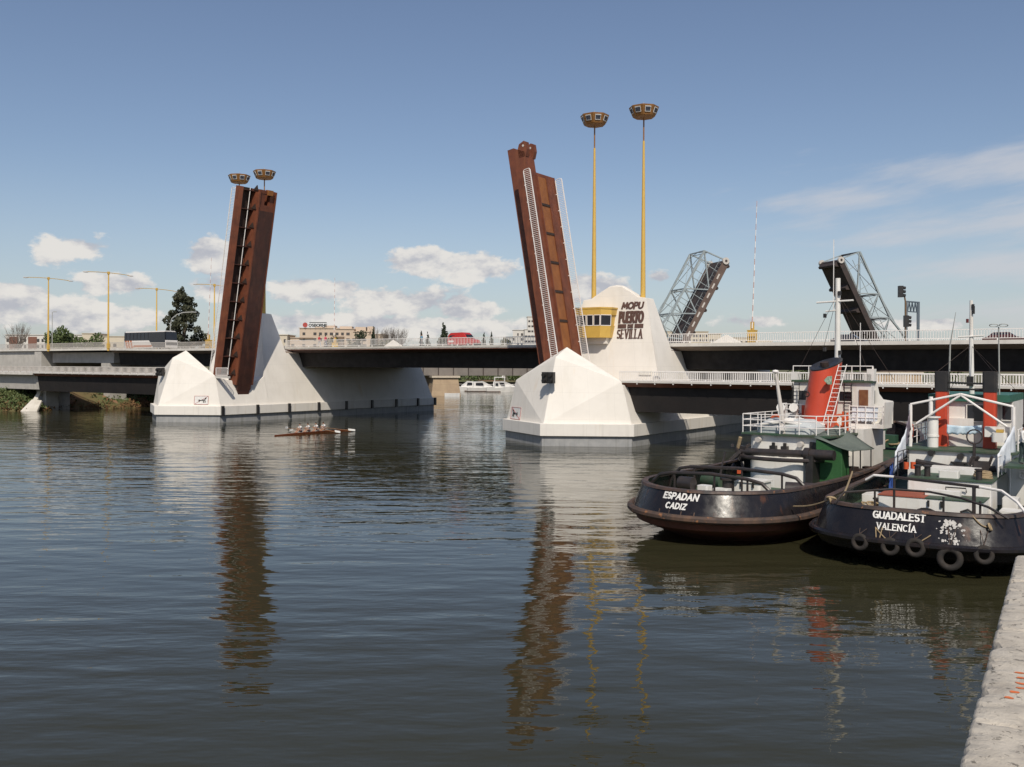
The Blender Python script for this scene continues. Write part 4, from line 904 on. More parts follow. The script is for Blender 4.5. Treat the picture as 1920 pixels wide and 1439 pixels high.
ROPE = mat('manila_rope', (.36, .27, .16), .9, (.25, .18, .10), 9, 1)
LIFER = mat('orange_red_lifebuoy', (.60, .10, .03), .5); HREDO = mat('hatch_red_oxide', (.30, .075, .035), .7, (.24, .06, .03), 2, 1)
CLOTHB = mat('pale_blue_cloth', (.40, .52, .62), .8, (.55, .64, .70), 3, 1); CLOTHW = mat('white_cloth', (.68, .70, .74), .8, (.58, .62, .68), 2, 1)
BLUEC = mat('blue_canvas', (.03, .08, .30), .7)
class Hull:
    def __init__(s, L, hb, ys, zdeck, ztop, zbow, zst, square=1.0):
        s.L, s.hb, s.ys, s.zd, s.zt, s.zb, s.zs, s.sq = L, hb, ys, zdeck, ztop, zbow, zst, square
        n = 60; s.T = [i / n for i in range(n + 1)]
    def plan(s, t):
        if t < .35:
            a = t / .35 * math.pi / 2; e = s.sq
            return s.hb * math.sin(a) ** e, s.ys * (1 - math.cos(a) ** e)
        y = s.ys + (t - .35) / .65 * (s.L - s.ys); q = max(0, (y - (s.L - 11)) / 11)
        return s.hb * max(0.0, 1 - q ** 2.4) ** .85, y
    def ztop(s, y): return s.zt + (s.zb - s.zt) * max(0, (y - 9) / (s.L - 9)) ** 1.7
    def zstr(s, y): return s.zs + 1.3 * max(0, (y - 5) / (s.L - 5)) ** 1.8
    def zdeck(s, y): return s.zd + 1.5 * max(0, (y - 9) / (s.L - 9)) ** 1.6
    def inset(s, t, z):
        x, y = s.plan(t); zt, zs = s.ztop(y), s.zstr(y); st = max(0, 1 - y / 8); bo = max(0, (y - s.L + 10) / 10)
        if z >= zs: f = (z - zs) / (zt - zs); return f * (.30 + .25 * st) if bo <= 0 else f * (.30 - .55 * bo)
        f = min(1.6, (zs - z) / max(.3, zs)); return .05 + f * (.40 + 1.2 * bo) + max(0, f - .45) * 3.2 * st ** .8
    def pt(s, sg, t, z, extra=0.0):
        x, y = s.plan(t); c = Vector((0, min(max(y, s.ys), s.L - 9))); p = Vector((x, y)); d = c - p
        d = d.normalized() if d.length > 1e-6 else Vector((-1, 0)); p = p + d * (s.inset(t, z) + extra)
        return Vector((sg * max(0, p.x), p.y, z))
    def ring(s, zf, extra=0.0):
        """closed outline stern - starboard - bow - port at height zf(y)"""
        a = [s.pt(1, t, zf(s.plan(t)[1]), extra) for t in s.T]; b = [s.pt(-1, t, zf(s.plan(t)[1]), extra) for t in s.T[1:-1]][::-1]
        return a + b
    def surf(s, arc_, z, d):
        """point d proud of the stern, arc_ metres round from the middle (+ starboard)"""
        sg = 1 if arc_ >= 0 else -1; rem = abs(arc_); t = 0; p = s.pt(sg, 0, z)
        while t < .9:
            q = s.pt(sg, t + .002, z); l_ = (q - p).length
            if l_ >= rem: break
            rem -= l_; p = q; t += .002
        q = s.pt(sg, t + .004, z); p = p.lerp(q, min(1, rem / max(1e-6, (q - p).length)))
        tg = (q - s.pt(sg, t, z)); up = s.pt(sg, t, z + .2) - s.pt(sg, t, z - .2)
        nn = tg.cross(up).normalized() * sg
        if nn.y > 0 and abs(nn.y) > abs(nn.x): nn = -nn
        return p + nn * d
def hull_parts(t, H, strake_r=.17):
    zt = H.ztop; zs = H.zstr
    m = MB(); m.loft([H.ring(lambda y, f=f: zs(y) + (zt(y) - zs(y)) * f) for f in (0, .2, .4, .6, .8, 1)], caps=False); h = m.build('hull', HULLB, t, smooth=True)
    m = MB(); m.loft([H.ring(lambda y, f=f: zs(y) * f - (1 - f) * 1.2) for f in (0, .3, .55, .8, 1)], caps=False); m.build('underbody', BOOT if strake_r > .15 else HULLB, t, smooth=True)
    m = MB(); m.tube(H.ring(lambda y: zs(y) + .02, -.10), strake_r, 8, True); m.build('rubbing_strake', STRK if strake_r > .15 else HULLB, t, smooth=True)
    m = MB(); m.loft([H.ring(zt, .13), H.ring(H.zdeck, .20)], caps=False); m.build('bulwark_lining', HULLB, t, smooth=True)
    m = MB(); m.loft([H.ring(lambda y: zt(y) - .05, -.07), H.ring(lambda y: zt(y) + .06, -.07), H.ring(lambda y: zt(y) + .06, .22), H.ring(lambda y: zt(y) - .05, .22)], caps=False)
    m.build('cap_rail', mat('worn_black_cap', (.030, .024, .022), .6, (.11, .06, .04), 1.3, .8, spots=((.20, .09, .045), 3.0, .62)), t)
    m = MB(); a = [H.pt(1, q, H.zdeck(H.plan(q)[1]), .16) for q in H.T]
    for i in range(len(a) - 1):
        p, q = a[i], a[i + 1]; m.quad(p, q, Vector((-q.x, q.y, q.z)), Vector((-p.x, p.y, p.z)))
    m.build('deck', DECKG, t)
    return h
def rails(m, pts, h, levels=(.36, .7, 1.0), r=.028, post=1.2):
    P = [Vector(p) for p in pts]
    for f in levels: m.tube([p + Vector((0, 0, h * f)) for p in P], r, 5)
    for a, c in zip(P[:-1], P[1:]):
        k = max(1, round((c - a).length / post))
        for i in range(k + 1): q = a.lerp(c, i / k); m.tube([q, q + Vector((0, 0, h))], r * 1.1, 5)
def ladder(m, p0, p1, side, n, r=.03, wd=.4):
    p0, p1, s_ = Vector(p0), Vector(p1), Vector(side).normalized() * wd / 2
    m.tube([p0 - s_, p1 - s_], r, 4); m.tube([p0 + s_, p1 + s_], r, 4)
    for i in range(n): q = p0.lerp(p1, (i + .5) / n); m.tube([q - s_, q + s_], r * .8, 4)
def rbox(x0, x1, y0, y1, r=.5, n=4):
    P = []
    for cx, cy, a0 in ((x1 - r, y1 - r, 0), (x0 + r, y1 - r, 90), (x0 + r, y0 + r, 180), (x1 - r, y0 + r, 270)):
        P += [(cx + r * math.cos(R(a0 + 90 * i / n)), cy + r * math.sin(R(a0 + 90 * i / n))) for i in range(n + 1)]
    return P
def pane(par, name, x0, x1, y, z0, z1, mt=GLASS, frame=True, fm=None):
    m = MB(); m.box(x0, x1, y - .04, y + .03, z0, z1); w_ = m.build(name, mt, par)
    if frame:
        m = MB()
        for a, c in (((x0, z0), (x1, z0)), ((x1, z0), (x1, z1)), ((x1, z1), (x0, z1)), ((x0, z1), (x0, z0))): m.tube([(a[0], y - .04, a[1]), (c[0], y - .04, c[1])], .035, 4)
        m.build('frame', fm or TWHITE, w_)
    return w_
# ---------------------------------------------------------------- tug with the round red funnel
H1 = Hull(29.3, 4.15, 4.6, 1.42, 2.35, 4.15, 1.20)
T1 = thing('tug', 'black hulled tug with one fat round red funnel and a green canvas shed', 'tug', (7.12, 41, 0), R(-40), 'tugs moored at the quay')
hull1 = hull_parts(T1, H1)
LETW = mat('white_letter_paint', (.78, .76, .72), .5)
m = MB(); letters(m, 'ESPADAN', -.84, .90, 1.95, .30, .065, H1.surf, .012, slant=.12, gap=.28); m.build('lettering', LETW, hull1)
for a in (-3.6, -2.2, 2.3, 3.7, 5.2, 6.8):
    m = MB(); m.loft([[H1.surf(a, z, .008), H1.surf(a + .03, z, .008), H1.surf(a + .03, z, -.02), H1.surf(a, z, -.02)] for z in (1.3, 1.6, 1.9, 2.25)]); m.build('plate_seam', HULLB, hull1)
m = MB(); letters(m, 'CADIZ', -.60, .45, 1.56, .27, .058, H1.surf, .012, slant=.12, gap=.3); m.build('lettering', LETW, hull1)
m = MB()
for a in (-.9, -.35, .25, .85): m.loft([[H1.surf(a, z, .015), H1.surf(a + .05, z, .015), H1.surf(a + .05, z, -.02), H1.surf(a, z, -.02)] for z in (1.25, 1.5)]); m.build('weld_seam', STRK, hull1); m = MB()
def curved(m, pts, r, n=8): m.tube(pts, r, n)
TB = mat('black_tow_beam', (.022, .020, .021), .45, (.05, .035, .03), 2, .8)
for (y, zt_, xl, xr) in ((3.3, 2.75, -3.4, 3.35), (6.1, 2.78, -3.9, 3.75)):
    m = MB(); P = [(xl, y, 1.5), (xl + .25, y, 2.2), (xl + .7, y, zt_ - .12), (xl + 1.3, y, zt_), (0, y, zt_ + .10), (xr - 1.5, y, zt_), (xr - .8, y, zt_ - .14), (xr - .3, y, 2.2), (xr, y, 1.5)]
    curved(m, P, .085)
    for x in (xl + 1.5, .2, xr - 1.5): m.tube([(x, y, 1.45), (x, y, zt_)], .055, 6)
    m.build('tow_beam', TB, T1, smooth=True)
m = MB(); m.tube([(-2.75, 5.3, 2.0), (-2.0, 5.3, 2.0)], .36, 12); m.box(-2.7, -2.1, 5.1, 5.5, 1.4, 1.8); m.build('roller', TB, T1, smooth=True)
m = MB(); m.tube([(1.9, 7.3, 1.88), (3.1, 7.7, 1.88)], .40, 14); m.box(2.0, 2.9, 7.3, 7.7, 1.4, 1.6); m.build('drum', TB, T1, smooth=True)
m = MB(); m.prism(rbox(-1.75, .25, 8.0, 9.4, .15), 1.42, 1.98); m.prism(rbox(-1.82, .32, 7.93, 9.47, .15), 1.98, 2.06)
hb_ = m.build('hatch', TWHITE, T1)
m = MB()
for x in (-1.4, -.75, -.1): m.box(x - .04, x + .04, 7.90, 7.99, 1.75, 2.0)
m.build('clip', BLK, hb_)
for x0, x1, y0, y1, z1 in ((-1.95, -1.35, 5.5, 6.1, 1.95), (-1.3, -.5, 5.9, 6.5, 1.82), (-.95, -.35, 5.0, 5.5, 1.75)):
    m = MB(); m.prism(rbox(x0, x1, y0, y1, .1), 1.42, z1); m.build('deck_box', TWHITE, T1)
m = MB(); m.tube([(-.82, 6.7, 1.42), (-.82, 6.7, 2.25)], .30, 12); m.tube([(-.82, 6.7, 2.2), (-.82, 6.7, 2.32)], .42, 12); m.build('capstan', TB, T1, smooth=True)
m = MB(); m.tube([(-2.9, 8.2, 1.9), (-1.6, 7.7, 1.9)], .38, 12); m.build('tank', DECKG, T1, smooth=True)
m = MB(); m.box(-.75, -.6, 7.5, 7.7, 2.45, 2.75); m.build('cleat', LIFER, T1)
# deckhouse under the towing gear
m = MB(); pl = rbox(-2.0, 1.35, 10.9, 14.5, .9, 5); m.prism(pl, 1.42, 2.95); lh = m.build('lower_deckhouse', TWHITE, T1, smooth=True)
m = MB(); m.prism(rbox(1.36, 1.75, 10.95, 14.4, .05), 1.42, 3.25); m.build('door_casing', BLK, lh)
m = MB(); pl = [(2.3 * math.cos(R(a)) - .35, 11.9 + 1.5 * math.sin(R(a)), 2.98) for a in range(178, 363, 9)]; m.tube(pl, .11, 8); m.build('tow_rail', TB, T1, smooth=True)
m = MB(); m.tube([(-2.4, 11.3, 3.22), (1.4, 11.3, 3.30)], .20, 12); m.tube([(1.4, 11.3, 3.30), (2.75, 11.3, 3.32)], .27, 12); m.tube([(1.2, 11.3, 3.3), (1.5, 11.3, 3.3)], .34, 12); m.build('tow_roller', TB, T1, smooth=True)
m = MB()
for _ in range(9): 
    a = Vector((-2.6 + rg.uniform(-.4, .4), 11.3 + rg.uniform(-.4, .4), 2.9 + rg.uniform(-.5, .7))); m.bar(a, a + Vector((rg.uniform(-.7, .7), rg.uniform(-.3, .3), rg.uniform(-.5, .6))), .13, .16)
m.build('towing_hook', TB, T1)
m = MB(); m.tube([(-2.55, 11.2, 3.4), (-2.35, 11.1, 4.0)], .10, 8); m.build('vent_pipe', ROPE, T1)
# boat deck house
m = MB(); m.prism([(-2.25, 12.45), (1.55, 12.45), (1.75, 12.6), (1.75, 22), (-2.45, 22), (-2.45, 12.6)], 2.9, 4.1); uh = m.build('upper_deckhouse', TWHITE, T1)
m = MB(); m.box(-2.85, 2.2, 12.2, 21, 4.1, 4.2); m.build('boat_deck', DECKG, T1)
m = MB(); m.box(1.0, 1.52, 12.38, 12.46, 2.95, 3.85); m.build('door', BLK, uh)
for x in (-1.0, -.35):
    m = MB(); m.box(x - .17, x + .17, 12.15, 12.44, 3.15, 3.55); m.tube([(x, 12.3, 3.55), (x, 12.3, 3.72)], .10, 6); m.build('lantern', BLK, uh)
for x, z in ((-1.85, 3.85), (.55, 3.72)):
    m = MB(); m.tube([(x, 12.44, z), (x, 12.1, z - .02)], .15, 10); m.tube([(x, 12.44, z - .12), (x, 12.2, z - .12)], .05, 6); m.build('floodlight', RAILG, uh)
m = MB(); z0 = 4.2
rails(m, [(-2.8, 17.0, z0), (-2.8, 12.3, z0), (.45, 12.3, z0), (1.35, 12.4, z0), (2.15, 13.6, z0), (2.15, 16.0, z0)], 1.02, post=.95); m.build('railing', RAILW, T1)
m = MB(); m.prism(rbox(-2.3, .9, 12.7, 15.2, .5), 4.2, 4.55); m.loft([[(x, y, 4.55) for x, y in rbox(-2.3, .9, 12.7, 15.2, .5)], [(x * .7 - .2, 14 + (y - 14) * .55, 4.95) for x, y in rbox(-2.3, .9, 12.7, 15.2, .5)]]); m.build('boat_cover', COVER, T1, smooth=True)
m = MB()
for i in range(7):
    y = 12.9 + i * .33; m.tube([(-2.2 + i * .25, y - .4, 4.6 + .03 * i), (-.6, y, 4.88 + .04 * math.sin(i)), (.75, y + .25, 4.62)], [.05, .13, .05], 6)
m.build('folded_canvas', TWHITE, T1, smooth=True)
m = MB(); m.tube([(-.62, 12.7, 4.2), (-.70, 12.7, 5.2), (-1.06, 12.7, 7.45)], [.13, .13, .075], 10); pst = m.build('searchlight_post', RAILG, T1, smooth=True)
m = MB(); m.ball((-1.08, 12.7, 7.58), (.19, .19, .10), 10, 5); m.build('searchlight', RAILW, pst)
m = MB(); m.box(-.85, -.5, 12.45, 12.7, 4.35, 4.65); m.build('winch', RAILW, pst)
for x, y, z in ((-2.0, 15.7, 4.2), (-1.5, 16.3, 4.2)):
    m = MB(); m.tube([(x, y, z), (x, y, z + .9), (x + .08, y - .15, z + 1.25), (x + .12, y - .5, z + 1.3)], [.16, .16, .2, .26], 10); m.build('cowl_vent', TWHITE, T1, smooth=True)
m = MB(); m.torus((-2.0, 14.9, 4.75), (0, 1, .1), .30, .09, 18, 8); m.build('lifebuoy', LIFER, T1, smooth=True)
m = MB(); m.torus((1.55, 15.3, 4.85), (.2, 1, .1), .33, .10, 18, 8); m.build('lifebuoy', LIFER, T1, smooth=True)
m = MB(); m.tube([(1.0, 14.9, 4.25), (1.05, 14.9, 5.1), (1.4, 14.9, 5.2), (1.45, 14.9, 4.3)], .09, 6); m.tube([(1.7, 15.2, 4.3), (1.72, 15.2, 5.4)], .06, 6); m.tube([(1.95, 15.3, 4.3), (1.93, 15.3, 5.35)], .06, 6); m.build('hose', LIFER, T1)
m = MB(); m.box(-1.2, .2, 15.3, 15.9, 4.2, 4.75); m.build('engine_skylight', TWHITE, T1, bevel=.03)
m = MB(); m.prism(rbox(-2.4, -1.6, 16.5, 17.5, .1), 4.2, 5.1); m.build('locker', TWHITE, T1)
m = MB(); m.box(-1.35, -.75, 16.9, 17.3, 4.2, 5.6); m.build('red_locker', TRED, T1)
for x, y in ((-2.9, 9.0), (-3.1, 9.0), (3.2, 5.6), (3.35, 5.75)):
    m = MB(); m.tube([(x, y, 1.42), (x, y, 1.95)], .12, 10); m.tube([(x, y, 1.95), (x, y, 2.0)], .16, 10); m.build('bollard', TB, T1, smooth=True)
m = MB(); rails(m, [(-2.05, 12.5, 2.95), (-2.05, 11.6, 2.97), (-1.4, 11.0, 2.97)], .0001, (1.0,), r=.02); m.tube([(-3.2, 10.2, 1.5), (-3.0, 10.6, 3.2)], .06, 6); m.build('stanchion', TB, T1)
# funnel
f0, f1 = Vector((-.16, 16.4, 4.1)), Vector((.16, 16.75, 8.0)); r_ = .86
m = MB(); n_ = 28; rings = []
for k in range(9):
    f = k / 8; c = f0.lerp(f1, f); tilt = .34 * f ** 3
    rings.append([c + Vector((r_ * math.cos(a) * (1 - .02 * f), r_ * 1.25 * math.sin(a), tilt * (math.cos(a) * .35 + math.sin(a)) )) for a in [2 * math.pi * i / n_ for i in range(n_)]])
m.loft(rings, caps=False); fn = m.build('funnel', TRED, T1, smooth=True)
m = MB(); top = rings[-1]; cc = sum(top, Vector()) / n_
m.loft([[p + (cc - p) * q + Vector((0, 0, dz)) for p in top] for q, dz in ((-.012, -.03), (-.02, .04), (.06, .05), (.30, -.03), (.999, -.05))], caps=False); m.build('funnel_cap', BLK, fn, smooth=True)
m = MB(); m.tube([cc + Vector((0, -.25, -.1)), cc + Vector((0, -.3, .12))], .24, 12); m.build('exhaust_pipe', BLKR, fn)
m = MB(); m.torus((-.30, 15.18, 6.3), (-.2, -1, .1), .13, .035, 14, 6); m.build('port_ring', BLKR, fn)
m = MB(); q = [(.88, 15.75), (.80, 15.35), (.70, 15.1)]
m.loft([[(x * 1.02, y - .02, 7.1 - dz), (x * 1.02, y - .02, 7.1 + dz), (x * .97, y + .02, 7.1 + dz), (x * .97, y + .02, 7.1 - dz)] for (x, y), dz in zip(q, (.24, .22, .02))]); m.build('funnel_badge', mat('green_white_badge', (.45, .52, .42), .5, (.06, .16, .09), 5, 1), fn)
m = MB(); ladder(m, (.68, 15.3, 4.3), (1.22, 16.5, 8.0), (1, .2, 0), 15, .026, .42); m.build('ladder', RAILW, T1)
# wheelhouse
zc, zr = 4.62, 6.95
m = MB(); m.prism([(-2.3, 18.0), (2.3, 18.0), (2.3, 18.5), (1.5, 20.6), (.7, 21.2), (-.7, 21.2), (-1.5, 20.6), (-2.3, 18.5)], zc, zr); wh = m.build('wheelhouse', TWHITE, T1)
m = MB(); m.prism([(-2.4, 17.85), (2.4, 17.85), (2.4, 18.5), (1.6, 20.75), (.75, 21.4), (-.75, 21.4), (-1.6, 20.75), (-2.4, 18.5)], zr, zr + .12); m.build('roof', DECKG, wh)
m = MB(); m.box(-3.15, 3.15, 17.5, 18.9, zc - .22, zc); m.build('bridge_wing', TWHITE, T1)
m = MB(); m.box(-2.4, 2.5, 16.2, 19.4, 1.6, 4.40); m.build('forward_house', TWHITE, T1)
pane(wh, 'window', -2.0, -1.2, 17.98, 5.85, 6.45); pane(wh, 'window', .45, 1.22, 17.98, 5.85, 6.45)
for s_ in (-1, 1):
    for f in (.28, .72):
        a, c = Vector((s_ * 2.3, 18.5, 0)).lerp(Vector((s_ * 1.5, 20.6, 0)), f - .16), Vector((s_ * 2.3, 18.5, 0)).lerp(Vector((s_ * 1.5, 20.6, 0)), f + .16)
        m = MB(); m.ext([a + Vector((0, 0, 5.75)), c + Vector((0, 0, 5.75)), c + Vector((0, 0, 6.5)), a + Vector((0, 0, 6.5))], (s_ * .035, .01, 0)); m.build('window', GLASS, wh)
for x in (-.35, .35): m = MB(); m.box(x - .28, x + .28, 21.17, 21.24, 5.8, 6.5); m.build('window', GLASS, wh)
m = MB(); m.box(1.62, 2.12, 17.93, 18.02, 4.9, 6.55); m.build('door', mat('varnished_door', (.16, .055, .025), .4, (.25, .12, .05), 3, .8), wh)
m = MB(); ladder(m, (1.0, 17.9, 4.6), (1.0, 17.9, 6.9), (1, 0, 0), 11, .022, .42); m.build('ladder', BLK, T1); m = MB(); ladder(m, (-2.05, 17.6, 4.3), (-2.05, 17.7, 6.9), (1, 0, 0), 12, .024, .42); m.build('ladder', BLK, T1)
m = MB(); rails(m, [(-1.5, 20.6, zr + .1), (-2.35, 18.0, zr + .1), (2.35, 18.0, zr + .1), (1.5, 20.6, zr + .1)], .85, (.5, 1.0), post=1.2); m.build('roof_railing', RAILW, wh)
for x, hh in ((-2.25, .5), (2.25, .7), (2.1, .4)):
    m = MB(); m.box(x - .2, x + .2, 17.95, 18.35, zr + .1, zr + .1 + hh); m.build('locker', TWHITE, wh)
m = MB(); rails(m, [(1.2, 17.55, zc), (3.08, 17.55, zc), (3.08, 18.8, zc)], 1.0, post=.5); m.build('wing_railing', RAILW, T1); m = MB(); rails(m, [(-1.2, 17.55, zc), (-3.08, 17.55, zc), (-3.08, 18.8, zc)], 1.0, post=.5); m.build('wing_railing', RAILW, T1)
m = MB(); m.loft([[(3.12, 17.5, zc), (3.12, 18.9, zc), (3.15, 18.9, zc), (3.15, 17.5, zc)], [(3.2, 17.45, zc + 1.25), (3.2, 18.95, zc + 1.25), (3.23, 18.95, zc + 1.25), (3.23, 17.45, zc + 1.25)]]); m.ext([(2.2, 18.9, zc), (3.2, 18.9, zc), (3.2, 18.9, zc + 1.3), (2.65, 18.9, zc + 1.38), (2.42, 18.9, zc + 1.7), (2.3, 18.9, zr), (2.1, 18.9, zr)], (0, .05, 0))
m.build('wing_dodger', TWHITE, T1)
m = MB()
for i in range(9):
    x = 1.35 + i * .16; m.ext([(x, 17.6, zc + .95), (x + .18, 17.6, zc + .95), (x + .16 + rg.uniform(-.03, .03), 17.58, zc + .12 + rg.uniform(0, .1)), (x + rg.uniform(-.03, .03), 17.56, zc + .1 + rg.uniform(0, .1))], (0, .02 + .04 * (i % 2), 0))
m.build('wing_canvas', CLOTHW, T1)
# mast
m = MB(); m.tube([(0, 18.9, zr), (0, 18.9, 9.5), (0, 18.9, 13.1)], [.20, .17, .15], 10); ms = m.build('mast', TWHITE, T1, smooth=True)
m = MB(); m.tube([(-1.25, 18.8, 11.7), (.95, 18.8, 11.75)], .055, 6); m.tube([(-.7, 18.8, 11.15), (0, 18.8, 11.2)], .045, 6); m.build('yard', TWHITE, ms)
for x, z in ((-.72, 10.9), (.15, 12.2), (-.72, 8.9), (.2, 8.7)): m = MB(); m.tube([(x, 18.75, z - .12), (x, 18.75, z + .12)], .10, 8); m.build('mast_light', BLK, ms)
m = MB(); m.tube([(-.22, 18.8, 11.2), (-.22, 18.8, 15.4)], .025, 4); m.tube([(1.55, 18.3, 7), (1.55, 18.3, 10.4)], .022, 4); m.build('aerial', RAILW, ms)
m = MB()
for e in ((-2.4, 21.5, 7.1), (2.4, 21.5, 7.1), (-2.3, 18, 7.1), (2.3, 18, 7.1)): m.tube([(0, 18.9, 12.2), e], .014, 3)
m.build('stay', BLKR, ms)
# green canvas shed and its tarpaulin
m = MB(); m.loft([[(1.56, 11.9, 1.5), (2.92, 12.0, 1.55), (2.92, 13.0, 1.6), (1.56, 13.0, 1.6)], [(1.54, 11.85, 4.05), (2.87, 11.95, 3.62), (2.87, 13.0, 3.7), (1.54, 13.0, 4.08)]]); m.build('canvas_shed', SHEDG, T1, bevel=.04)
m = MB(); G = []
for i in range(9):
    for j in range(9):
        a, c = i / 8, j / 8; x = 1.45 + a * 2.05 + c * .1; y = 11.8 + c * 2.9; z = 4.15 - a * .62 + c * .55 * (1 - a) - .12 * math.sin(math.pi * a) * math.sin(math.pi * c) + .03 * math.sin(7 * a + 5 * c)
        G.append((x, y, z))
m.add(G, [(i * 9 + j, i * 9 + j + 1, (i + 1) * 9 + j + 1, (i + 1) * 9 + j) for i in range(8) for j in range(8)])
tp = m.build('tarpaulin', TARP, T1, smooth=True); sm = tp.modifiers.new('thick', 'SOLIDIFY'); sm.thickness = .03
m = MB()
for x, y in ((3.45, 12.0), (3.5, 14.5), (2.9, 14.6)): m.tube([(x, y, 1.5), (x, y, 3.6)], .035, 5)
m.build('awning_pole', BLK, T1)
m = MB()
for i in range(16): 
    p = Vector((rg.uniform(2.8, 3.7), rg.uniform(12.6, 16), rg.uniform(1.5, 2.6))); s_ = rg.uniform(.12, .3); m.box(p.x - s_, p.x + s_, p.y - s_, p.y + s_, 1.5, p.z)
m.build('stowed_gear', BLKR, T1)
m = MB()
for k in range(3): m.torus((2.9, 9.8 + .02 * k, 1.52 + .13 * k), (0, 0, 1), .42, .08, 20, 6)
m.build('rope_coil', ROPE, T1, smooth=True); m = MB()
for _ in range(12): a = Vector((rg.uniform(-1.2, 1.2), rg.uniform(23.5, 26.5), 2.9 + rg.uniform(0, .3))); m.torus(a, (rg.gauss(0, .4), rg.gauss(0, .4), 1), .35, .05, 12, 5)
m.build('rope_coil', ROPE, T1, smooth=True)
m = MB(); m.tube([(0, 26.6, 2.8), (0, 26.6, 3.7)], .28, 10); m.box(-1.2, 1.2, 25.6, 26.2, 2.7, 3.5); m.build('windlass', mat('dark_green_machinery', (.03, .08, .045), .6), T1)
# ---------------------------------------------------------------- tug with two funnels
H2 = Hull(26.5, 4.3, 3.6, 1.40, 2.30, 4.3, 1.12, square=.72)
T2 = thing('tug', 'black hulled tug with twin red and black funnels and tyres along its stern', 'tug', (15.1, 35.6, 0), R(-34), 'tugs moored at the quay')
hull2 = hull_parts(T2, H2, .14)
m = MB(); letters(m, 'GUADALEST', -1.42, .52, 1.93, .30, .058, H2.surf, .012, serif=.055, thin=.85, gap=.24); m.build('lettering', LETW, hull2)
m = MB(); letters(m, 'VALENC\u00cdA', -1.24, .22, 1.54, .25, .042, H2.surf, .012, serif=.04, thin=.85, gap=.3); m.build('lettering', LETW, hull2)
m = MB()
for _ in range(70):
    a, z, s_ = rg.gauss(1.42, .20), rg.uniform(1.16, 2.05), abs(rg.gauss(.03, .022)) + .012; a += (1.5 - z) * .2
    m.quad(*[H2.surf(a + s_ * math.cos(q) * rg.uniform(.6, 1.3), z + s_ * math.sin(q) * rg.uniform(.6, 1.4), .008 + .0006 * _) for q in (0, 1, 2, 3, 4.2, 5.2)])
kind(m.build('bare_paint_patch', mat('flaking_white_paint', (.55, .53, .50), .7, (.3, .28, .27), 4, 1), hull2), 'stuff')
m = MB(); m.loft([[H2.surf(a, z, .014), H2.surf(a + .07, z, .014), H2.surf(a + .07, z, -.02), H2.surf(a, z, -.02)] for a, z in ((2.0, 2.3), (2.12, 1.0))]); m.build('weld_seam', BLK, hull2)
for i, (a, z, r_) in enumerate(((-1.75, 1.02, .34), (-.64, .98, .35), (.26, 1.04, .37), (1.42, .76, .46), (2.5, .98, .36))):
    y = thing('tyre_fender', ('tyre hanging at the left end of the tug stern, left of the lettering', 'second tyre from the left, hanging below the stern lettering', 'middle tyre of the five hanging on the tug stern', 'biggest and lowest tyre on the tug stern, below the flaked white paint', 'tyre at the right end of the tug stern')[i], 'tyre', (0, 0, 0), 0, 'tyres hung on the tug stern')
    Mt = T2.matrix_basis if False else Matrix.Translation(Vector((15.1, 35.6, 0))) @ Matrix.Rotation(R(-34), 4, 'Z')
    c = Mt @ H2.surf(a, max(z, .98), .20); c.z = z; n_ = (Mt @ H2.surf(a, 1.2, .5)) - (Mt @ H2.surf(a, 1.2, 0)); n_.z = 0; n_.normalize(); c = c + n_ * .04
    y.location = c
    m = MB(); m.torus((0, 0, 0), n_ + Vector((0, 0, .12)), r_ * .74, r_ * .27, 24, 10); m.build('casing', TYRE, y, smooth=True)
    for da in (-.10, .16):
        m = MB(); e = Mt @ H2.surf(a + da, 1.50 if i < 3 else 1.8, .03) - c; m.tube([Vector((0, 0, r_ * .95)) + n_ * .02, e * .5 + n_ * .04 + Vector((0, 0, r_ * .45)), e], .014, 5); m.build('lashing', STRK, y)
m = MB()
for a0, a1, z0, z1, sag in ((-1.25, -1.0, 1.60, 1.62, .55), (-1.25, -.30, 1.58, 1.15, .16), (-.30, .75, 1.12, 1.50, .14), (2.1, 2.7, 2.3, 1.9, .1)):
    n_ = 10; m.tube([H2.surf(a0 + (a1 - a0) * i / n_, z0 + (z1 - z0) * i / n_ - sag * math.sin(math.pi * i / n_), .05) for i in range(n_ + 1)], .022, 5)
m.build('mooring_rope', ROPE, T2, smooth=True)
m = MB(); m.torus(H2.surf(-3.6, 2.30, .03), (1, .5, .2), .14, .05, 12, 6); m.torus(H2.surf(-3.6, 2.40, .0), (0, .5, 1), .16, .06, 12, 6); m.torus(H2.surf(2.7, 1.92, .08), (1, 0, .4), .12, .045, 12, 6); m.build('rope_knot', ROPE, T2, smooth=True)
# after deck boxes and rails
m = MB(); m.box(-2.05, 2.0, 4.2, 5.9, 1.4, 2.36); b1 = m.build('deck_locker', TWHITE, T2, bevel=.03)
m = MB(); m.box(-2.08, -.2, 4.17, 5.93, 2.361, 2.40); m.build('red_lid', HREDO, b1)
m = MB(); m.box(-.2, 2.03, 4.17, 5.93, 2.361, 2.395); m.build('green_lid', DECKG, b1)
m = MB(); m.box(-.35, 1.0, 5.1, 5.6, 2.40, 2.62); m.build('white_box', TWHITE, b1)
m = MB(); m.lathe([(.55, 0), (.55, .10), (.02, .12)], (0, 0, 0), 20); m.v = [Vector((v.x - .15, 4.18 - v.z, v.y * .8 + 1.55)) for v in m.v]; m.build('cowl', BLK, b1, smooth=True)
m = MB()
for x in (-.05, .45): m.box(x - .04, x + .04, 4.12, 4.19, 2.05, 2.30)
m.build('clip', BLK, b1)
m = MB(); m.tube([(1.25, 4.12, 1.6), (1.2, 4.1, 1.95), (1.45, 4.1, 2.05), (1.7, 4.12, 1.9), (1.72, 4.12, 1.55)], .045, 6); m.build('hose', BLK, b1)
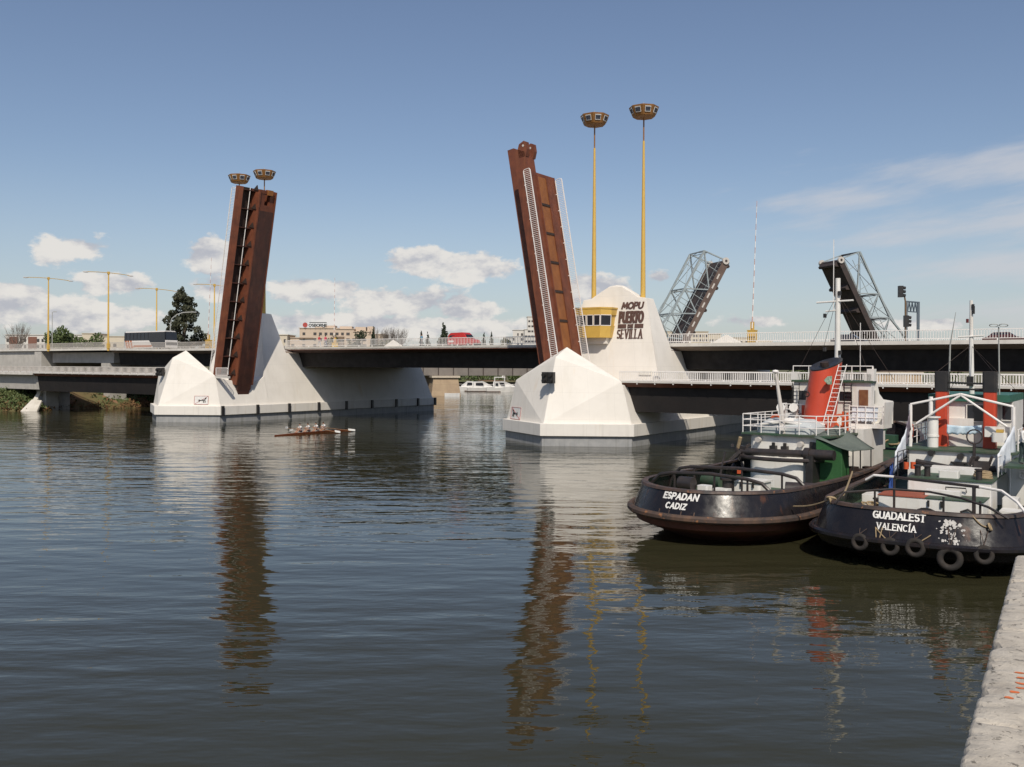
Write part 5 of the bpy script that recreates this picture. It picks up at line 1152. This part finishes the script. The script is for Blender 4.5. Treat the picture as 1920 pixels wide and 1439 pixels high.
m = MB(); m.box(-1.25, 2.05, 6.2, 8.2, 1.4, 2.95); b2 = m.build('winch_house', TWHITE, T2, bevel=.03)
m = MB(); m.tube([(.3, 6.15, 2.55), (.3, 6.05, 2.68), (1.1, 6.05, 2.68), (1.1, 6.15, 2.5)], .03, 5); m.build('handle', BLK, b2)
m = MB(); m.box(-1.3, 2.1, 6.15, 11, 2.951, 3.0); m.build('winch_deck', DECKG, b2)
m = MB(); m.prism(rbox(-.9, 1.2, 8.6, 10.2, .2), 3.0, 3.22); m.build('hatch', TWHITE, T2)
m = MB(); P = [(-3.0, .9, 2.3), (-2.7, 1.2, 2.75), (-1, 1.75, 2.95), (.4, 1.8, 2.95), (1.6, 1.4, 2.85), (2.6, .9, 2.65), (3.3, .7, 2.3)]; m.tube(P, .05, 6)
for x, y in ((-1.6, 1.6), (.95, 1.6), (2.3, 1.1)): m.tube([(x, y, 1.4), (x, y, 2.82)], .045, 5)
m.build('tow_beam', TB, T2, smooth=True)
m = MB(); m.tube([(-1.2, 3.2, 3.28), (2.1, 2.4, 3.2)], .06, 6); m.tube([(1.9, 2.45, 1.4), (1.9, 2.45, 3.2)], .07, 6); m.tube([(-1.2, 3.2, 1.4), (-1.2, 3.2, 3.28)], .05, 6); m.build('tow_beam', TB, T2)
m = MB(); m.tube([(-2.4, 3.5, 3.05), (-2.05, 3.4, 3.28), (-1.2, 3.2, 3.29)], .055, 7); m.build('beam_end', RAILW, T2); m = MB(); m.tube([(2.1, 2.4, 3.21), (2.9, 2.1, 3.15), (3.5, 1.4, 2.85), (4.0, .8, 2.35)], .055, 7); m.build('beam_end', RAILW, T2)
m = MB(); m.tube([(-1.7, 10.4, 3.30), (-.3, 10.2, 3.12), (1.2, 10.2, 3.10), (1.75, 10.3, 3.2)], .15, 8); m.box(.85, 1.5, 10.0, 10.5, 3.0, 3.5)
for _ in range(8): a = Vector((rg.uniform(.6, 1.7), 10.3, 3.3)); m.bar(a, a + Vector((rg.uniform(-.3, .3), 0, rg.uniform(.1, .5))), .1, .12)
m.build('tow_hook_rail', TB, T2, smooth=True)
for k, (x, y, z, nm, mt_) in enumerate(((-1.0, 7.0, 3.0, 'bollard', TB), (-.6, 7.0, 3.0, 'bollard', TB), (1.5, 6.8, 3.0, 'bollard', TB), (-3.0, 4.6, 1.4, 'bollard', TB), (-2.7, 6.8, 1.4, 'bollard', TB), (2.9, 3.2, 1.4, 'bollard', TB))):
    m = MB(); m.tube([(x, y, z), (x, y, z + .42)], .13, 10); m.tube([(x, y, z + .42), (x, y, z + .48)], .18, 10); m.build(nm, mt_, T2, smooth=True)
for x, y in ((-2.0, 9.6), (-1.75, 9.9)):
    m = MB(); m.tube([(x, y, 3.0), (x, y, 3.32)], .12, 10); m.build('fire_bucket', LIFER, T2, smooth=True)
m = MB()
for k in range(4): m.torus((1.55, 7.6, 3.06 + .07 * k), (rg.gauss(0, .05), rg.gauss(0, .05), 1), .36 - .02 * k, .05, 20, 6)
m.build('rope_coil', ROPE, T2, smooth=True)
m = MB(); rails(m, [(-1.7, 6.3, 3.0), (-2.1, 8.2, 3.0), (-2.1, 10.7, 3.0)], .9, (.5, 1.0), r=.022); m.build('side_rail', BLK, T2)
m = MB(); rails(m, [(2.05, 8.4, 3.0), (2.1, 10.7, 3.0)], .9, (.5, 1.0), r=.022); m.build('side_rail', RAILW, T2)
for x, y, z, sx, sy, h in ((-3.2, 8.2, 1.4, .35, .7, .5), (2.9, 5.4, 1.4, .4, .6, .6), (2.7, 7.2, 1.4, .3, .5, .9), (.3, 7.0, 3.0, .4, .25, .3)):
    m = MB(); m.prism(rbox(x - sx, x + sx, y - sy, y + sy, .06), z, z + h); m.build('deck_box', TWHITE, T2)
m = MB()
for _ in range(14): a = Vector((rg.uniform(-3.3, -2.5), rg.uniform(4.8, 9), 1.42 + rg.uniform(0, .25))); m.torus(a, (rg.gauss(0, .3), rg.gauss(0, .3), 1), .3, .045, 12, 5)
kind(m.build('rope_heap', ROPE, T2, smooth=True), 'stuff')
m = MB(); m.torus((-2.47, 13.2, 4.6), (1, .05, 0), .30, .08, 18, 8); m.build('lifebuoy', LIFER, T2, smooth=True)
# upper house
m = MB(); m.box(-2.2, 2.2, 11.0, 20.5, 1.4, 3.82); h2 = m.build('deckhouse', TWHITE, T2)
m = MB(); m.box(-2.55, 2.55, 10.85, 20.5, 3.82, 3.90); m.build('boat_deck', DECKG, T2)
for x, z in ((-1.1, 3.72), (.18, 3.62)): m = MB(); m.tube([(x, 11, z), (x, 10.65, z)], .15, 10); m.build('floodlight', BLK, h2)
m = MB(); m.box(-.25, .5, 10.75, 10.98, 3.28, 3.36); m.box(-.1, .35, 10.7, 10.98, 3.2, 3.3); m.build('bracket', BLK, h2)
m = MB(); m.tube([(.78, 10.6, 3.0), (.80, 10.6, 4.3)], .07, 6); m.tube([(.55, 10.6, 3.0), (.78, 10.6, 3.6)], .04, 5); kp = m.build('hook_post', TB, T2)
m = MB(); m.torus((.80, 10.6, 4.6), (0, 1, 0), .33, .035, 18, 5); m.build('hoop', TB, kp)
m = MB(); m.box(-1.0, 1.15, 13.8, 19.8, 3.9, 6.15); w2 = m.build('wheelhouse', TWHITE, T2)
m = MB(); m.box(-1.75, 1.95, 13.6, 20, 6.15, 6.50); m.build('roof', mat('green_roof_paint', (.03, .13, .09), .5), w2)
pane(w2, 'window', .02, .82, 13.78, 5.15, 6.0)
pane(w2, 'side_window', -1.65, -1.25, 15.0, 5.2, 6.0); pane(w2, 'side_window', 1.45, 1.9, 15.0, 5.2, 6.0)
m = MB(); m.box(-1.75, 1.95, 15.03, 19.8, 3.9, 6.14); m.build('cabin', TWHITE, w2)
m = MB(); m.box(-.85, .35, 13.6, 13.8, 3.9, 5.3); m.build('locker', TWHITE, w2)
for x in (-1.05, 1.12):
    m = MB(); m.prism(rbox(x - .28, x + .28, 13.0, 13.75, .1), 3.9, 6.65); fu = m.build('funnel', TRED, T2)
    m = MB(); m.prism(rbox(x - .31, x + .31, 12.97, 13.78, .1), 6.65, 7.65); m.build('funnel_cap', BLK, fu)
m = MB(); m.tube([(-.95, 13.3, 7.1), (.8, 13.3, 7.05)], .05, 5); m.tube([(-.95, 13.3, 6.8), (.8, 13.3, 6.75)], .05, 5); m.build('funnel_brace', BLK, T2)
m = MB()
for s_ in (-1, 1):
    x = 2.28 * s_; m.tube([(x, 12, 3.9), (x, 12, 6.0)], .085, 8); m.tube([(x, 12, 6.0), (0, 12, 6.55)], .062, 8); m.tube([(x * .88, 12, 5.05), (0, 12, 6.5)], .055, 8)
    m.tube([(s_ * 1.35, 12.05, 5.5), (s_ * 1.35, 12.05, 6.4)], .10, 8) if s_ < 0 else None
m.build('a_frame', RAILW, T2, smooth=True)
m = MB(); m.tube([(-1.30, 12.3, 3.9), (-1.30, 12.3, 5.35)], .26, 14); m.tube([(-1.30, 12.3, 5.35), (-1.30, 12.3, 5.42)], .36, 14); m.tube([(-1.30, 12.3, 4.4), (-1.30, 12.3, 4.5)], .29, 14); m.build('vent_trunk', TWHITE, T2, smooth=True)
m = MB(); m.box(1.0, 2.1, 12.4, 12.8, 4.5, 5.0); m.prism(rbox(1.35, 2.0, 11.9, 12.4, .15), 4.3, 4.75); m.build('deck_gear', TWHITE, T2)
m = MB(); m.box(1.55, 1.85, 11.9, 12.3, 4.76, 4.9); m.build('yellow_lid', YEL, T2)
m = MB(); m.tube([(0.05, 15.2, 6.5), (.02, 15.2, 8.6), (0, 15.2, 11.3)], [.13, .11, .08], 8); ms = m.build('mast', TWHITE, T2, smooth=True)
m = MB(); m.tube([(-.6, 15.1, 9.42), (.6, 15.1, 9.48)], .045, 6); m.build('yard', TWHITE, ms)
m = MB(); m.box(-.18, .14, 15.0, 15.3, 6.9, 7.4); m.build('light_box', BLK, ms)
for x, z in ((-.16, 10.25), (.12, 10.7), (.12, 10.9), (.1, 11.0)): m = MB(); m.tube([(x, 15.1, z - .1), (x, 15.1, z + .1)], .07, 8); m.build('mast_light', mat('dark_red_lamp', (.12, .02, .02), .3) if z < 10.5 else BLK, ms)
m = MB(); m.tube([(-.98, 14.8, 6.5), (-.92, 14.8, 9.0), (-.66, 14.8, 10.7)], [.045, .04, .012], 5); m.tube([(1.35, 14.9, 6.5), (1.30, 14.9, 9.9)], .035, 5); m.torus((1.08, 14.9, 9.98), (0, .3, 1), .2, .02, 12, 4); m.torus((1.52, 14.9, 9.98), (0, .3, 1), .2, .02, 12, 4); m.build('aerial', GREYP, ms)
m = MB()
for e in ((1.3, 13.2, 7.6), (-1.3, 13.2, 7.6), (1.8, 19, 6.5), (-1.6, 19, 6.5)): m.tube([(0, 15.2, 9.0), e], .013, 3)
m.build('stay', BLKR, ms)
m = MB(); rails(m, [(-2.45, 18, 3.9), (-2.45, 12.2, 3.9)], 1.0); rails(m, [(2.45, 18, 3.9), (2.45, 12.2, 3.9)], 1.0); m.build('railing', RAILW, T2)
m = MB(); m.tube([(2.25, 10.9, 1.5), (2.25, 10.9, 3.9)], .06, 5); m.box(2.25, 3.3, 11.0, 11.1, 1.5, 3.4); m.torus((2.8, 10.95, 2.9), (0, 1, 0), .16, .05, 12, 5); m.build('side_door', TWHITE, T2)
def hanging(name, label, pts, mt, n=10, seed=0):
    """wrinkled cloth hung from a line between two points, with its own drop"""
    rg = random.Random(seed); (p0, p1, d0, d1) = pts; p0, p1 = Vector(p0), Vector(p1); Mt = Matrix.Translation(Vector((15.1, 35.6, 0))) @ Matrix.Rotation(R(-34), 4, 'Z'); m = MB(); G = []
    side = (p1 - p0).cross(Vector((0, 0, 1))).normalized()
    for i in range(n + 1):
        f = i / n; dr = (d0 + (d1 - d0) * f) * rg.uniform(.9, 1.1)
        for j in range(5): G.append(Mt @ (p0.lerp(p1, f) - Vector((0, 0, dr * j / 4 + .06 * math.sin(math.pi * f))) + side * (.06 * math.sin(f * 19 + j * .4) * (.3 + j / 4))))
    m.add(G, [(i * 5 + j, i * 5 + j + 1, (i + 1) * 5 + j + 1, (i + 1) * 5 + j) for i in range(n) for j in range(4)])
    o = m.build(name, mt, smooth=True); s_ = o.modifiers.new('thick', 'SOLIDIFY'); s_.thickness = .012; tag(o, label, 'laundry', 'cloths drying on the twin funnel tug')
hanging('hanging_cloth', 'row of pale blue cloths on the line between the twin funnels', ((-.70, 12.6, 5.02), (.85, 12.6, 5.05), .45, .38), CLOTHB, 22, 1)
hanging('hanging_cloth', 'white sheet hung at the right of the tug, beside the frame leg', ((2.0, 8.6, 4.0), (2.35, 11.6, 5.15), .9, 1.5), CLOTHW, 12, 2)
hanging('hanging_cloth', 'white cloth hanging from the left frame leg of the tug', ((-2.25, 11.0, 4.9), (-2.25, 8.4, 3.9), 1.2, 1.0), CLOTHW, 10, 3)
hanging('hanging_cloth', 'dark patterned cloth at the left side of the twin funnel tug', ((-2.3, 12.0, 5.8), (-2.3, 11.0, 4.9), 1.0, .9), mat('dark_mauve_cloth', (.10, .08, .11), .8, (.2, .17, .2), 5, 1), 8, 4)
hanging('hanging_cloth', 'blue canvas strip hanging low at the left of the twin funnel tug', ((-2.35, 8.4, 3.4), (-2.30, 7.6, 3.3), 1.7, 1.6), BLUEC, 6, 5)
# rope from one tug to the other
Mt2 = Matrix.Translation(Vector((15.1, 35.6, 0))) @ Matrix.Rotation(R(-34), 4, 'Z'); Mt1 = Matrix.Translation(Vector((7.12, 41, 0))) @ Matrix.Rotation(R(-40), 4, 'Z')
m = MB(); a, c = Mt1 @ Vector((4.02, 3.3, 1.75)), Mt2 @ H2.surf(-3.6, 2.35, .05); m.tube([a.lerp(c, i / 8) - Vector((0, 0, .10 * math.sin(math.pi * i / 8))) for i in range(9)], .035, 5)
a2, c2_ = Mt1 @ Vector((3.6, 11.5, 2.55)), Mt2 @ Vector((-3.2, 3.0, 2.4)); m.tube([a2.lerp(c2_, i / 8) - Vector((0, 0, .06 * math.sin(math.pi * i / 8))) for i in range(9)], .04, 5)
tag(m.build('mooring_line', ROPE, smooth=True), 'tan mooring lines stretched between the sterns of the two tugs', 'rope')

# ================================================================ QUAY
QST = mat('weathered_quay_stone', (.53, .475, .40), .92, (.40, .355, .295), 3.0, 1.0, bump=.02, bsc=34, spots=((.17, .15, .125), 13, .585), streak=((.25, .22, .19), 6, .5))
QD = Vector((math.sin(R(30.6)), math.cos(R(30.6)), 0)); QN = Vector((math.cos(R(30.6)), -math.sin(R(30.6)), 0)); Q0 = Vector((2.48, 5.16, 0)) - QN * .035
prof = [(.25, -3.0), (.10, 2), (.02, 5.2), (.015, 5.56), (.022, 5.60), (.045, 5.62), (.16, 5.628)] + [(.16 + .035 * k_, 5.629 + .0003 * k_) for k_ in range(1, 34)] + [(1.5, 5.64), (1.9, 5.641), (3, 5.65), (9, 5.66), (30, 5.66)]
m = MB(); rings = []; s_ = -9.0
joints = [-1.9, .86, 3.25, 5.4]
def quay_point(s_, i):
    d, z = prof[i]; e = max(0, (s_ - 6.8) / .30); top = z > 5.3
    n3 = lambda f, k: mnoise.noise(Vector((s_ * f, d * f, k)))
    w_ = n3(1.1, 3) * .010 + n3(5, 9) * .008 + n3(16, 19) * .006 + n3(40, 4) * .0035
    j = min(abs(s_ - q + .06 * mnoise.noise(Vector((d * 2, q, 0)))) for q in joints); g = .030 * math.exp(-(j / .022) ** 2) * (1 if d < 4 else 0)
    pit = .05 * max(0, .4 - abs(Vector((s_ - .95, (d - .35))).length / .28)) * 2 * (.6 + n3(18, 2))
    ch = .10 * max(0, mnoise.noise(Vector((s_ * 3.1, 7, 0))) - .12) + .05 * max(0, mnoise.noise(Vector((s_ * 9, 3, 1)))); ch *= {3: .5, 4: 1, 5: .8, 6: .3}.get(i, 0)
    p = Q0 + QD * s_ + QN * (d + ch + (0 if top else w_ * 2) + (e ** 2 * .35 if i < 8 else 0))
    return p + Vector((0, 0, z + (w_ - g - ch * .5 - pit - e ** 2.5 * .10 if top else 0)))
while s_ < 7.10:
    rings.append([quay_point(s_, i) for i in range(len(prof))]); s_ += .025
rings.append([r - Vector((0, 0, .25 if r.z > 5 else 0)) + QD * .05 + QN * .12 for r in rings[-1]]); rings.append([Vector((r.x, r.y, min(r.z, -2.9))) + QD * .05 for r in rings[-1]])
m.loft(rings, caps=False, closed=False); qy = kind(m.build('quay', QST, smooth=True), 'structure')
PM = mat('orange_marker_paint', (.62, .13, .03), .8, (.5, .16, .06), 30, 1)
for s0, dd in ((1.98, .245), (1.86, .262), (1.72, .268), (1.61, .275), (1.50, .235), (1.38, .205)):
    m = MB(); ring = []
    for k in range(10):
        q = k * .628; a, b_ = s0 + .022 * math.cos(q) * rg.uniform(.7, 1.2), dd + .036 * math.sin(q) * rg.uniform(.8, 1.2); f = (b_ - .16) / .035; i0 = 6 + int(f)
        ring.append(quay_point(a, i0).lerp(quay_point(a, i0 + 1), f - int(f)) + Vector((0, 0, .004)))
    m.add(ring, [tuple(range(10))]); m.build('paint_mark', PM, qy)
# ================================================================ BOATS ON THE FAR SHORE
BOATW = mat('boat_white_gelcoat', (.72, .70, .67), .35, (.62, .60, .57), 1, .6); BOATG = mat('grey_boat_deck', (.42, .42, .41), .6)
def cruiser(x, Y, L, label, rot, cab=1.0, stripe=None, fly=False):
    t = thing('motor_boat', label, 'boat', at(x, 0, Y, 0), rot, 'white motor boats moored on the far shore')
    m = MB(); rings = []
    for f in (0, .2, .45, .7, .88, 1):
        b = L * .16 * (1 - max(0, (f - .45) / .55) ** 2.2) + .02; y = -L / 2 + L * f; zt = 1.15 + .5 * f ** 2
        rings.append([(y, -b * .75, -.3), (y + (.0 if f < 1 else .5), -b, zt), (y + (.0 if f < 1 else .5), b, zt), (y, b * .75, -.3)])
    m.loft(rings); m.build('hull', BOATW, t)
    m = MB(); c = L * cab; m.loft([[(-c * .32, s * L * .12, 1.1), (-c * .30, s * L * .11, 3.0), (c * .0, s * L * .10, 3.1), (c * .28, s * L * .05, 1.7), (c * .32, s * L * .05, 1.2)] for s in (-1, 1)]); m.build('cabin', BOATW, t)
    m = MB()
    for s in (-1, 1): m.ext([(-c * .24, s * (L * .120), 1.9), (c * .02, s * (L * .114), 1.9), (-c * .02, s * (L * .110), 2.65), (-c * .24, s * (L * .115), 2.65)], (0, s * .03, 0))
    m.build('window', GLASS, t)
    if fly:
        m = MB(); m.box(-L * .25, L * .02, -L * .1, L * .1, 4.2, 4.4)
        for y in (-L * .24, 0): m.box(y - .1, y + .1, -L * .1, -L * .09, 3.0, 4.2); m.box(y - .1, y + .1, L * .09, L * .1, 3.0, 4.2)
        m.build('flybridge', BOATW, t); m = MB(); m.tube([(0, 0, 4.3), (.5, 0, 6.4)], .08, 5); m.tube([(-.6, 0, 4.3), (-.2, 0, 5.6)], .2, 5); m.build('mast', BOATW, t)
    m = MB(); m.loft([[(-L / 2 - .02, -L * .155, .02), (-L / 2 - .02, L * .155, .02), (-L / 2 - .02, L * .155, .22), (-L / 2 - .02, -L * .155, .22)], [(L * .1, -L * .163, .02), (L * .1, L * .163, .02), (L * .1, L * .163, .22), (L * .1, -L * .163, .22)]]); m.build('boot_stripe', STRK, t)
    if stripe:
        m = MB(); m.ext([(-L * .5, -L * .16, .35), (L * .1, -L * .16, .35), (L * .1, -L * .16, .62), (-L * .5, -L * .16, .62)], (0, -.06, 0)); m.build('stripe', stripe, t)
    m = MB()
    m.tube([(L * .12, -L * .1, 2.1), (L * .3, -L * .08, 2.2), (L * .5, 0, 2.4), (L * .3, L * .08, 2.2), (L * .12, L * .1, 2.1)], .04, 4); m.build('bow_rail', RAILW, t)
cruiser(876, 286, 8.0, 'small white boat with a yellow stripe, leftmost of the moored boats', 3.2, .8, mat('yellow_stripe', (.6, .42, .05), .5))
cruiser(906, 283, 9.5, 'white cabin cruiser in the middle of the moored boats', .1, 1.0)
cruiser(946, 286, 12.5, 'white flybridge cruiser with a mast, beside the lettered pier', .05, .9, None, True)
cruiser(934, 279.5, 7.0, 'low open white speedboat in front of the flybridge cruiser', .1, .5)
t = thing('rowing_boat', 'small white rowing boat moored against the old stone pier', 'boat', at(848, 0, 236, 0), .1); m = MB()
m.loft([[(-1.9 + 3.8 * f, -b, -.1), (-1.9 + 3.8 * f, -b * 1.2, .8 + .2 * abs(f - .5)), (-1.9 + 3.8 * f, b * 1.2, .8 + .2 * abs(f - .5)), (-1.9 + 3.8 * f, b, -.1)] for f, b in ((0, .45), (.4, .7), (.75, .5), (1, .05))]); m.build('hull', BOATW, t)
m = MB(); m.box(-.2, .1, -.7, .7, .75, .82); m.build('thwart', STRK, t)

# ================================================================ PEOPLE
SKIN = mat('skin', (.42, .22, .14), .6, (.38, .19, .12), 8, .5); HAIR = mat('dark_hair', (.02, .014, .010), .7)
def cloth(c): return mat('cloth_%02d_%02d_%02d' % tuple(int(x * 99) for x in c), c, .85, tuple(x * .8 for x in c), 6, 1)
def person(label, loc, rotz, joints, edges, cols, head, group=None, h=1.75, face=(0, -1)):
    """body grown from a jointed skeleton; cols(point) picks skin, top, trousers or shoes for each face"""
    t = thing('person', label, 'person', loc, rotz, group)
    me = bpy.data.meshes.new('body'); me.from_pydata([j[:3] for j in joints], edges, []); o = bpy.data.objects.new('body', me); COL.objects.link(o)
    sk = o.modifiers.new('skin', 'SKIN'); 
    for i, j in enumerate(joints): me.skin_vertices[0].data[i].radius = (j[3], j[3] * (j[4] if len(j) > 4 else 1)); me.skin_vertices[0].data[i].use_root = (i == 0)
    o.modifiers.new('sub', 'SUBSURF').levels = 2; o.modifiers['sub'].render_levels = 2
    dg = bpy.context.evaluated_depsgraph_get(); ev = bpy.data.meshes.new_from_object(o.evaluated_get(dg)); o.modifiers.clear(); o.data = ev; ev.name = 'body'
    ml, fn_ = cols; ev.materials.clear()
    for m_ in ml: ev.materials.append(m_)
    for p in ev.polygons: p.material_index = fn_(p.center); p.use_smooth = True
    o.parent = t
    hx, hy, hz, r = head; fx, fy = face
    m = MB(); m.ball((hx - fx * .018, hy - fy * .018, hz + .03), (r * 1.02, r * 1.1, r * 1.15), 12, 8)
    m.v = [v if v.z > hz + .02 or (v.x - hx) * fx + (v.y - hy) * fy < 0 else Vector((hx, hy, hz + .05)) + (v - Vector((hx, hy, hz + .05))) * .75 for v in m.v]; m.build('hair', HAIR, t, smooth=True)
    return t
def rower(label, s, pull, shirt, shorts):
    # sits on the shell facing its stern (local -y); arms reach to the oar handle
    y0 = 0; j = [(0, 0, .32, .13), (0, .02 - pull * .3, .52, .15, .8), (0, -.06 - pull * .5, .78, .16, .75), (0, -.10 - pull * .6, .93, .06), (0, -.14 - pull * .62, 1.06, .095), (0, -.15 - pull * .63, 1.14, .085)]
    e = [(0, 1), (1, 2), (2, 3), (3, 4), (4, 5)]
    for sx in (-1, 1):
        k = len(j); kn = .30 - .1 * pull
        j += [(sx * .11, -.05, .30, .085), (sx * .14, -.42, .46 + kn * .3, .065), (sx * .10, -.80, .22, .05), (sx * .10, -.92, .26, .04)]; e += [(0, k), (k, k + 1), (k + 1, k + 2), (k + 2, k + 3)]
        k = len(j); j += [(sx * .19, -.07 - pull * .5, .84, .065), (sx * .22, -.30 - pull * .5, .68, .045), (sx * .14 + .0, -.52 - pull * .5, .62, .035), (sx * .10, -.60 - pull * .5, .62, .032)]; e += [(2, k), (k, k + 1), (k + 1, k + 2), (k + 2, k + 3)]
    def col(c):
        if c.z > .97: return 0
        if c.z > .50 and c.y > -.24 - pull * .5 and abs(c.x) < .26: return 1
        if c.z < .44 and c.y > -.25: return 2
        return 0
    return person(label, (0, 0, 0), 0, j, e, ([SKIN, cloth(shirt), cloth(shorts)], col), (0, -.145 - pull * .625, 1.12, .095), 'rowers in the shell')
SH0 = Vector((-22.6, 107.4, 0)); SHR = -TH
WOODS = mat('varnished_shell_wood', (.20, .060, .025), .3, (.14, .04, .018), 2, .8)
t = thing('rowing_shell', 'slim varnished four seat rowing shell with white bladed oars passing the left pier', 'rowing boat', SH0, SHR)
m = MB(); m.loft([[(-b, y, zt), (-b * .7, y, -.06), (b * .7, y, -.06), (b, y, zt)] for y, b, zt in ((-5.9, .02, .13), (-4, .14, .17), (-2.3, .26, .20), (0, .30, .21), (2.3, .26, .20), (4.2, .13, .17), (5.9, .02, .13))]); m.build('hull', WOODS, t, smooth=True)
seats = (-2.0, -.75, .6, 1.8)
oarw = mat('white_oar_blade', (.80, .78, .74), .4)
for i, y in enumerate(seats):
    sd = -1 if i in (0, 1) else 1; ang = (.43, .22, .39, 1.0)[i]; hd = Vector((0, y - .65, .62)); L_ = (4.2, 3.5, 3.2, 3.9)[i]; d = Vector((sd * math.cos(ang), math.sin(ang) * (1), 0)); end = hd + d * L_; end.z = (.45, .12, .10, .10)[i]
    m = MB(); m.tube([hd - d * .25 + Vector((0, 0, .02)), hd.lerp(end, .8)], .03, 6); oa = m.build('oar', mat('oar_shaft', (.30, .16, .08), .4), t)
    m = MB(); p = hd.lerp(end, .79); q = end; m.loft([[a + Vector((0, 0, dz)) + d.cross(Vector((0, 0, 1))) * w_ for dz, w_ in ((-.03, -.02), (.20, -.02), (.20, .02), (-.03, .02))] for a in (p, q)]); m.build('blade', oarw, oa)
    m = MB(); m.tube([(sd * .25, y - .75, .28), (sd * .8, y - .5, .45), (sd * .25, y - .2, .28)], .018, 4); m.build('outrigger', RAILG, t)
    rw = rower(('rower in white at the left end of the shell', 'second rower from the left in a white shirt', 'third rower from the left, leaning over bare knees', 'rower in white at the right end of the shell')[i], y, (.18, .22, .42, .48)[i], (.72, .70, .68), (.05, .05, .08))
    rw.location = SH0 + RV * y + Vector((0, 0, .0)); rw.rotation_euler.z = SHR
def walker(label, loc, rotz, top, legs, shoes=(.05, .04, .04), stride=.16, s=1.0, arm=.1, lean=0.0, group=None):
    j = [(0, 0, .95, .14, .8), (0, -.01 - lean * .3, 1.18, .15, .7), (0, -.01 - lean * .6, 1.40, .17, .62), (0, -.01 - lean * .7, 1.50, .058), (0, -.03 - lean * .8, 1.60, .088), (0, -.03 - lean * .8, 1.70, .082)]
    e = [(0, 1), (1, 2), (2, 3), (3, 4), (4, 5)]
    for sx in (-1, 1):
        k = len(j); q = sx * stride
        j += [(sx * .09, 0, .88, .095), (sx * .10, -q * .5 - .03, .50, .068), (sx * .10, -q * .9 + (.05 if q < 0 else 0), .10, .045), (sx * .11, -q * .9 - .14, .04, .038)]; e += [(0, k), (k, k + 1), (k + 1, k + 2), (k + 2, k + 3)]
        k = len(j); j += [(sx * .20, -lean * .6, 1.40, .062), (sx * .26, q * .4 - arm * .2 - lean * .4, 1.12, .046), (sx * .25, q * .7 - arm - lean * .4, .90, .034), (sx * .245, q * .75 - arm * 1.2 - lean * .4, .80, .036)]; e += [(2, k), (k, k + 1), (k + 1, k + 2), (k + 2, k + 3)]
    j = [(a[0] * s, a[1] * s, a[2] * s) + tuple([a[3] * s]) + tuple(a[4:]) for a in j]
    def col(c):
        z = c.z / s
        if z < .09: return 3
        if z > 1.49: return 0
        if abs(c.x) / s > .19 and z < .98: return 0
        return 1 if z > .97 else 2
    return person(label, loc, rotz, j, e, ([SKIN, cloth(top), cloth(legs), cloth(shoes)], col), (0, (-.035 - lean * .8) * s, 1.665 * s, .095 * s), group)
walker('pedestrian in red top and pale trousers, left of the two red clad walkers', W('L', 10.45, 20.1, 10.42), -TH + 1.57, (.50, .05, .06), (.42, .44, .46), s=.97, group='people walking on the road deck')
walker('pedestrian in pink red top and dark legwear, right of the two red clad walkers', W('L', 11.75, 20.1, 10.42), -TH - 1.57, (.58, .08, .13), (.10, .12, .18), s=.97, group='people walking on the road deck')
walker('pedestrian in blue on the road deck beside the slim cypresses', W('L', 29.9, 20.1, 10.42), -TH + 1.57, (.10, .28, .42), (.10, .11, .14), s=.90, group='people walking on the road deck')
walker('person in a white shirt standing at the right side of the twin funnel tug', Mt2 @ Vector((2.98, 8.6, 3.62)), R(40), (.70, .69, .67), (.03, .05, .05), stride=.05, arm=.25, lean=.1)
m = MB(); m.box(2.4, 3.4, 7.4, 12, 3.52, 3.62); m.build('side_deck', DECKG, T2)
